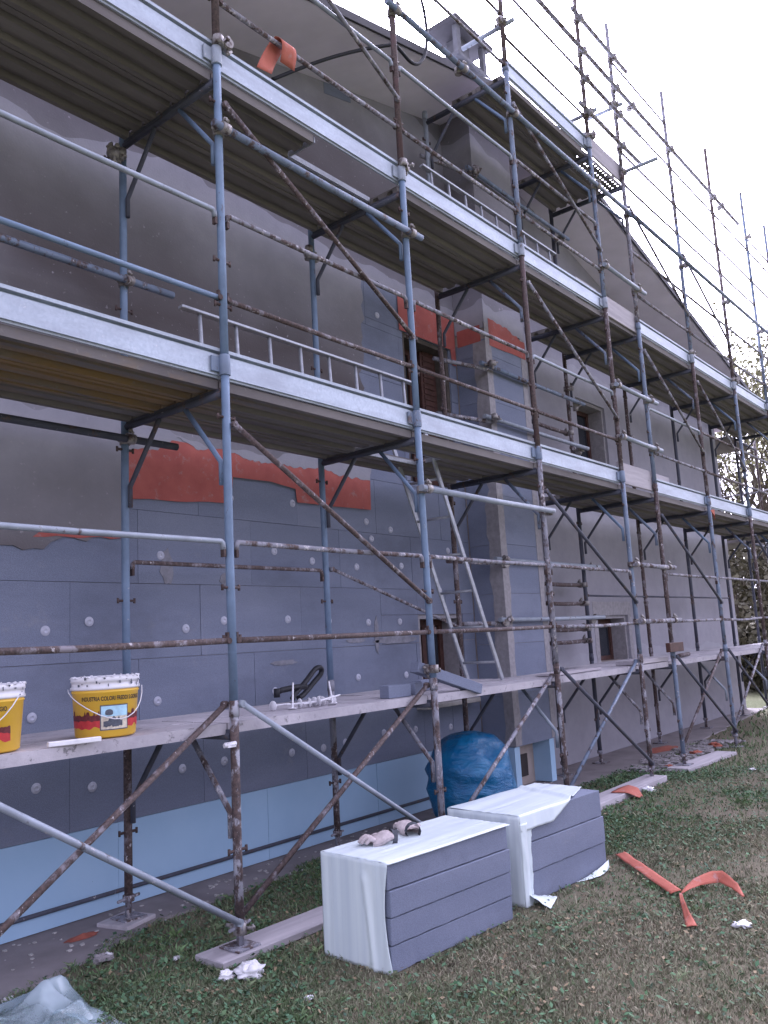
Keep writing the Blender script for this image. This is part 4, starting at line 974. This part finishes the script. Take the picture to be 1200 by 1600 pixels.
# ------------------------------------------------------------------ grass, clover
def edge_y(x):
    for (a, b), (c, d) in zip(edge[:-1], edge[1:]):
        if a <= x <= c: return b+(d-b)*(x-a)/(c-a)
    return 4.5
EX = np.array([e_[0] for e_ in edge]); EY = np.array([e_[1] for e_ in edge])
rs = np.random.RandomState(3)
def sn(x, y, s):          # cheap smooth noise
    return (np.sin(x*s+1.3*np.sin(y*s*.7+2))+np.sin(y*s*1.3+1.7*np.sin(x*s*.9+.5))+np.sin((x+y)*s*.6+4))/3
def scatter(n, r0, r1, a0=-12, a1=68):
    r = np.sqrt(rs.uniform(r0*r0, r1*r1, n)); a = np.radians(rs.uniform(a0, a1, n)); x, y = r*np.cos(a), r*np.sin(a)
    ok = y < np.interp(x, EX, EY)-.02+.10*np.abs(sn(x, y, 9))
    for (p, ang, L, D) in (((3.21, 2.69), -.085, .955, .45), ((4.37, 2.66), -.07, .95, .5)):
        dx, dy = x-p[0], y-p[1]; u = dx*math.cos(ang)+dy*math.sin(ang); v = -dx*math.sin(ang)+dy*math.cos(ang); ok &= ~((u > -.01) & (u < L) & (v > -.01) & (v < D))
    for (xa, xb, ya, yb) in ((2.82, 4.05, 3.42, 3.64), (6.45, 8.5, 3.40, 3.62), (9.08, 10.45, 3.36, 3.6)): ok &= ~((x > xa) & (x < xb) & (y > ya) & (y < yb))
    thin = np.clip(.55+.6*sn(x, y, 3.1), .22, 1); ok &= rs.uniform(size=n) < thin
    return x[ok], y[ok]
def dryness(x, y):
    d = 3.0-y+.35*np.maximum(0, 3.2-x)*0 - .10*(x-4)
    return np.clip(.27+.34*d+.34*sn(x, y, 2.3)+.26*sn(x, y, 6.1), 0.02, 1)
def colours(x, y):
    n = len(x); t = np.clip(dryness(x, y)+rs.normal(0, .22, n), 0, 1)[:, None]
    g = np.array([.115, .178, .084])*rs.uniform(.6, 1.35, (n, 1))*np.array([1, 1, 1])+rs.normal(0, .006, (n, 3)); d = np.array([.30, .268, .195])*rs.uniform(.45, 1.35, (n, 1))
    return np.clip(g*(1-t)+d*t, .008, 1)
def build_grass(name, parts):
    V = []; Fs = []; C = []; off = 0
    for (n, r0, r1, hmin, hmax, wd) in parts:
        x, y = scatter(n, r0, r1); n = len(x); az = rs.uniform(0, 6.283, n); ln = rs.uniform(.25, 1.15, n); h = rs.uniform(hmin, hmax, n)*np.where(rs.uniform(size=n) < .06, 1.7, 1)
        dr = dryness(x, y); h *= 1.15-.55*dr
        la = rs.uniform(0, 6.283, n); w_ = wd*rs.uniform(.6, 1.4, n)
        bx, by = np.cos(az)*w_, np.sin(az)*w_; tx, ty = np.cos(la)*ln*h, np.sin(la)*ln*h
        v = np.empty((n, 5, 3)); z0 = np.zeros(n)
        v[:, 0] = np.c_[x-bx, y-by, z0]; v[:, 1] = np.c_[x+bx, y+by, z0]
        v[:, 2] = np.c_[x+bx*.8+tx*.35, y+by*.8+ty*.35, h*.62]; v[:, 3] = np.c_[x-bx*.8+tx*.35, y-by*.8+ty*.35, h*.62]; v[:, 4] = np.c_[x+tx, y+ty, h*.92]
        V.append(v.reshape(-1, 3)); idx = np.arange(n)[:, None]*5+off
        Fs.append(np.concatenate([np.stack([idx[:, 0], idx[:, 0]+1, idx[:, 0]+2], 1), np.stack([idx[:, 0], idx[:, 0]+2, idx[:, 0]+3], 1), np.stack([idx[:, 0]+3, idx[:, 0]+2, idx[:, 0]+4], 1)]))
        C.append(np.repeat(colours(x, y), 5, 0)); off += n*5
    return tri_mesh(name, np.concatenate(V), np.concatenate(Fs), np.concatenate(C), 'grass')
def tri_mesh(name, V, Fs, C, m, parent=None):
    me = bpy.data.meshes.new(name); me.vertices.add(len(V)); me.vertices.foreach_set('co', V.astype(np.float32).ravel())
    me.loops.add(len(Fs)*3); me.loops.foreach_set('vertex_index', Fs.astype(np.int32).ravel())
    me.polygons.add(len(Fs)); me.polygons.foreach_set('loop_start', np.arange(0, len(Fs)*3, 3, dtype=np.int32)); me.polygons.foreach_set('loop_total', np.full(len(Fs), 3, dtype=np.int32))
    a = me.attributes.new('Col', 'FLOAT_COLOR', 'POINT'); a.data.foreach_set('color', np.c_[C, np.ones(len(C))].astype(np.float32).ravel())
    me.update(); me.validate(); return put(name, me, m, parent)
g = build_grass('grass', [(40000, .8, 2.2, .010, .032, .0022), (250000, 2.2, 4.6, .009, .030, .0022), (195000, 4.6, 7.5, .010, .033, .0030), (90000, 7.5, 12, .012, .040, .0048), (60000, 12, 24, .02, .06, .009)])
# longer tufts
def tufts(n):
    x, y = scatter(n, 2.2, 9.5); k_ = len(x); m = 14; cx = np.repeat(x, m)+rs.normal(0, .016, k_*m); cy = np.repeat(y, m)+rs.normal(0, .016, k_*m)
    h = np.repeat(rs.uniform(.016, .046, k_)*(1.1-.35*dryness(x, y)), m)*rs.uniform(.5, 1.1, k_*m); la = rs.uniform(0, 6.283, k_*m); ln = rs.uniform(.3, 1.3, k_*m); w_ = rs.uniform(.0018, .0042, k_*m); az = rs.uniform(0, 6.283, k_*m)
    bx, by = np.cos(az)*w_, np.sin(az)*w_; tx, ty = np.cos(la)*ln*h, np.sin(la)*ln*h; v = np.empty((k_*m, 4, 3)); z0 = np.zeros(k_*m)
    v[:, 0] = np.c_[cx-bx, cy-by, z0]; v[:, 1] = np.c_[cx+bx, cy+by, z0]; v[:, 2] = np.c_[cx+tx*.45+bx*.7, cy+ty*.45+by*.7, h*.65]; v[:, 3] = np.c_[cx+tx, cy+ty, h*.85]
    i = np.arange(k_*m)*4; C = np.repeat(np.repeat(colours(x, y)*rs.uniform(.75, 1.45, (k_, 1)), m, 0)*rs.uniform(.8, 1.2, (k_*m, 1)), 4, 0)
    return struct(tri_mesh('grass_tufts', v.reshape(-1, 3), np.concatenate([np.stack([i, i+1, i+2], 1), np.stack([i, i+2, i+3], 1)]), np.clip(C, 0, 1), 'grass'), 'stuff')
tg = tufts(11500); tg['label'] = 'longer tufts of grass scattered over the lawn'; tg['category'] = 'grass'
struct(g, 'stuff'); g['label'] = 'short patchy lawn, green near the scaffold and dry brown in front'; g['category'] = 'grass'
def leaves(n, r0, r1, size, colf, name, m, zr):
    x, y = scatter(n, r0, r1); keep = rs.uniform(size=len(x)) < colf[1](x, y); x, y = x[keep], y[keep]; n = len(x)
    az = rs.uniform(0, 6.283, n); s_ = size*rs.uniform(.6, 1.4, n); z = rs.uniform(zr[0], zr[1], n); tl = rs.normal(0, .35, (n, 2))
    V = np.empty((n, 4, 3))
    for q, (du, dv) in enumerate(((-1, 0), (0, -.62), (1, 0), (0, .62))):
        ox = (du*np.cos(az)-dv*np.sin(az))*s_; oy = (du*np.sin(az)+dv*np.cos(az))*s_
        V[:, q] = np.c_[x+ox, y+oy, np.maximum(.003, z+ox*tl[:, 0]+oy*tl[:, 1])]
    i = np.arange(n)*4; Fs = np.concatenate([np.stack([i, i+1, i+2], 1), np.stack([i, i+2, i+3], 1)])
    C = np.repeat(np.clip(colf[0](n), .01, 1), 4, 0); o = tri_mesh(name, V.reshape(-1, 3), Fs, C, m); return struct(o, 'stuff')
o = leaves(150000, 1.2, 10, .0125, (lambda n: np.array([.080, .145, .078])*rs.uniform(.55, 1.5, (n, 1))+rs.normal(0, .006, (n, 3)), lambda x, y: np.clip(1.1-1.2*dryness(x, y), .05, 1)), 'clover', 'grass', (.008, .034))
o['label'] = 'low clover leaves growing among the grass'; o['category'] = 'clover'
o = leaves(20000, 1.2, 9, .011, (lambda n: np.array([.24, .185, .115])*rs.uniform(.35, 1.3, (n, 1)), lambda x, y: np.full(len(x), .9)), 'leaf_litter', 'leaf', (.006, .03))
o['label'] = 'scattered dry leaf litter on the lawn'; o['category'] = 'leaf litter'

# ------------------------------------------------------------------ trees beyond the house
def tree(x, y, h, sd, label, leafy=1.0, tone=0):
    r5 = random.Random(sd); root = empty('tree', (x, y, 0)); tb = MB(); tips = []
    def grow(p, d, L, r, lev):
        n_ = 4; pts = [p]; dd = d
        for q in range(n_): dd = (dd+Vector((r5.gauss(0, .10), r5.gauss(0, .10), .04))).normalized(); pts.append(pts[-1]+dd*L/n_)
        tb.tube(pts, [r*(1-.55*q/n_) for q in range(n_+1)], 6 if lev < 2 else 4, False)
        if lev >= 2: tips.extend(pts[1:])
        if lev < 4:
            for c in range(4 if lev < 2 else 3):
                t = r5.uniform(.35, 1.0); bp = pts[min(n_, int(t*n_)+ (1 if t*n_ % 1 > .5 else 0))]; az = r5.uniform(0, 6.283); up = r5.uniform(.5, 1.1)
                nd = (dd*.9+Vector((math.cos(az), math.sin(az), up*.5))*.75).normalized(); grow(bp, nd, L*r5.uniform(.48, .68), r*(1-.55*t)*.62, lev+1)
    for s_ in range(r5.choice((1, 2, 2))):
        grow(Vector((x+s_*.3, y+s_*.2, 0)), Vector((r5.gauss(0, .07), r5.gauss(0, .07), 1)).normalized(), h*.52, h*.010+.02, 0)
    tb.build('trunk', 'bark', root)
    P = np.array([tuple(t) for t in tips]); k_ = max(1, int(2.4*leafy)); P = np.repeat(P, k_, 0)
    rr_ = np.random.RandomState(sd); P = P+rr_.normal(0, .28, P.shape); n_ = len(P); a1 = rr_.normal(size=(n_, 3)); a1 /= np.linalg.norm(a1, axis=1)[:, None]; a2 = np.cross(a1, rr_.normal(size=(n_, 3))); a2 /= np.linalg.norm(a2, axis=1)[:, None]
    s_ = rr_.uniform(.05, .10, n_)[:, None]; V = np.stack([P-a1*s_, P-a2*s_*.6, P+a1*s_, P+a2*s_*.6], 1).reshape(-1, 3); i = np.arange(n_)*4
    base = np.array([[.26, .25, .15], [.22, .23, .13], [.30, .26, .14]][tone]); C = np.repeat(base*rr_.uniform(.5, 1.4, (n_, 1)), 4, 0)
    o = tri_mesh('crown', V, np.concatenate([np.stack([i, i+1, i+2], 1), np.stack([i, i+2, i+3], 1)]), C, 'leaf'); attach(o, root)
    return tag(root, label, 'tree', 'trees beyond the house')
TREES = [(27, 8.3, 11.5, .9, 0, 'slender autumn tree just right of the house corner'), (33, 9.0, 14, .8, 1, 'taller thin tree behind the slender one at the house corner'), (31, 7.2, 12.5, .8, 2, 'yellowing tree showing above the end of the upper deck'),
         (38, 11.5, 15, .7, 0, 'far tree with sparse crown rising over the roof end'), (36, 8.0, 12, .9, 1, 'olive green tree at the right edge beyond the scaffold'), (44, 13, 17, .6, 0, 'tallest sparse tree far behind the roof end'),
         (30, 5.0, 12, .8, 0, 'bare tree beyond the right edge of the scaffold'), (40, 6.0, 14, .8, 2, 'tall yellow tree far beyond the right edge'), (34, 2.0, 13, .8, 1, 'loose olive tree out on the lawn to the right'), (45, 3.0, 15, .7, 0, 'far thin tree out on the lawn to the right')]
for q, (x_, y_, h_, lf, tn, lb) in enumerate(TREES): tree(x_, y_, h_, 11+q*3, lb, lf, tn)
def shrub(x, y, rx, ry, h, sd, label):
    root = empty('shrub', (x, y, 0)); rr_ = np.random.RandomState(sd); n_ = 4200
    d = rr_.normal(size=(n_, 3)); d /= np.linalg.norm(d, axis=1)[:, None]; r_ = rr_.uniform(.55, 1.0, n_)**.6*(1+.3*np.sin(d[:, 0]*5+sd)*np.sin(d[:, 1]*4)*np.cos(d[:, 2]*5))
    P = np.c_[x+d[:, 0]*rx*r_, y+d[:, 1]*ry*r_, np.maximum(.05, h*.5+d[:, 2]*h*.5*r_)]; a1 = rr_.normal(size=(n_, 3)); a1 /= np.linalg.norm(a1, axis=1)[:, None]; a2 = np.cross(a1, rr_.normal(size=(n_, 3))); a2 /= np.linalg.norm(a2, axis=1)[:, None]
    s_ = rr_.uniform(.05, .12, n_)[:, None]; V = np.stack([P-a1*s_, P-a2*s_*.6, P+a1*s_, P+a2*s_*.6], 1).reshape(-1, 3); i = np.arange(n_)*4
    C = np.repeat(np.array([.12, .11, .075])*rr_.uniform(.4, 1.5, (n_, 1)), 4, 0)
    o = tri_mesh('foliage', V, np.concatenate([np.stack([i, i+1, i+2], 1), np.stack([i, i+2, i+3], 1)]), C, 'leaf'); attach(o, root)
    b = MB()
    for q in range(5): b.tube([(x, y, 0), (x+rr_.normal(0, .25)*rx, y+rr_.normal(0, .25)*ry, h*.7)], [.05, .02], 5)
    b.build('stem', 'bark', root); tag(root, label, 'shrub', 'shrubs beyond the house')
for q, (x_, y_, rx_, ry_, h_, lb) in enumerate(((20.5, 5.75, 1.2, .8, 1.5, 'low brown shrub on the ground past the pavement end'), (24.0, 5.3, 1.5, 1.0, 1.9, 'low brown shrub on the lawn at the right edge'), (24.5, 7.4, 1.6, 1.2, 4.2, 'dark olive shrub close behind the house corner'), (29, 10.0, 2.0, 1.6, 4.6, 'broad dark shrub farther behind the house corner'), (28, 6.3, 2.2, 1.4, 3.6, 'low shrub at the right edge beyond the scaffold'), (36, 4.0, 2.6, 2.2, 4.0, 'wide shrub on the lawn to the far right'), (42, 9.5, 3.5, 3, 6.0, 'big dense shrub among the far trees'))):
    shrub(x_, y_, rx_, ry_, h_, 70+q, lb)
SC.render.resolution_x = 768; SC.render.resolution_y = 1024
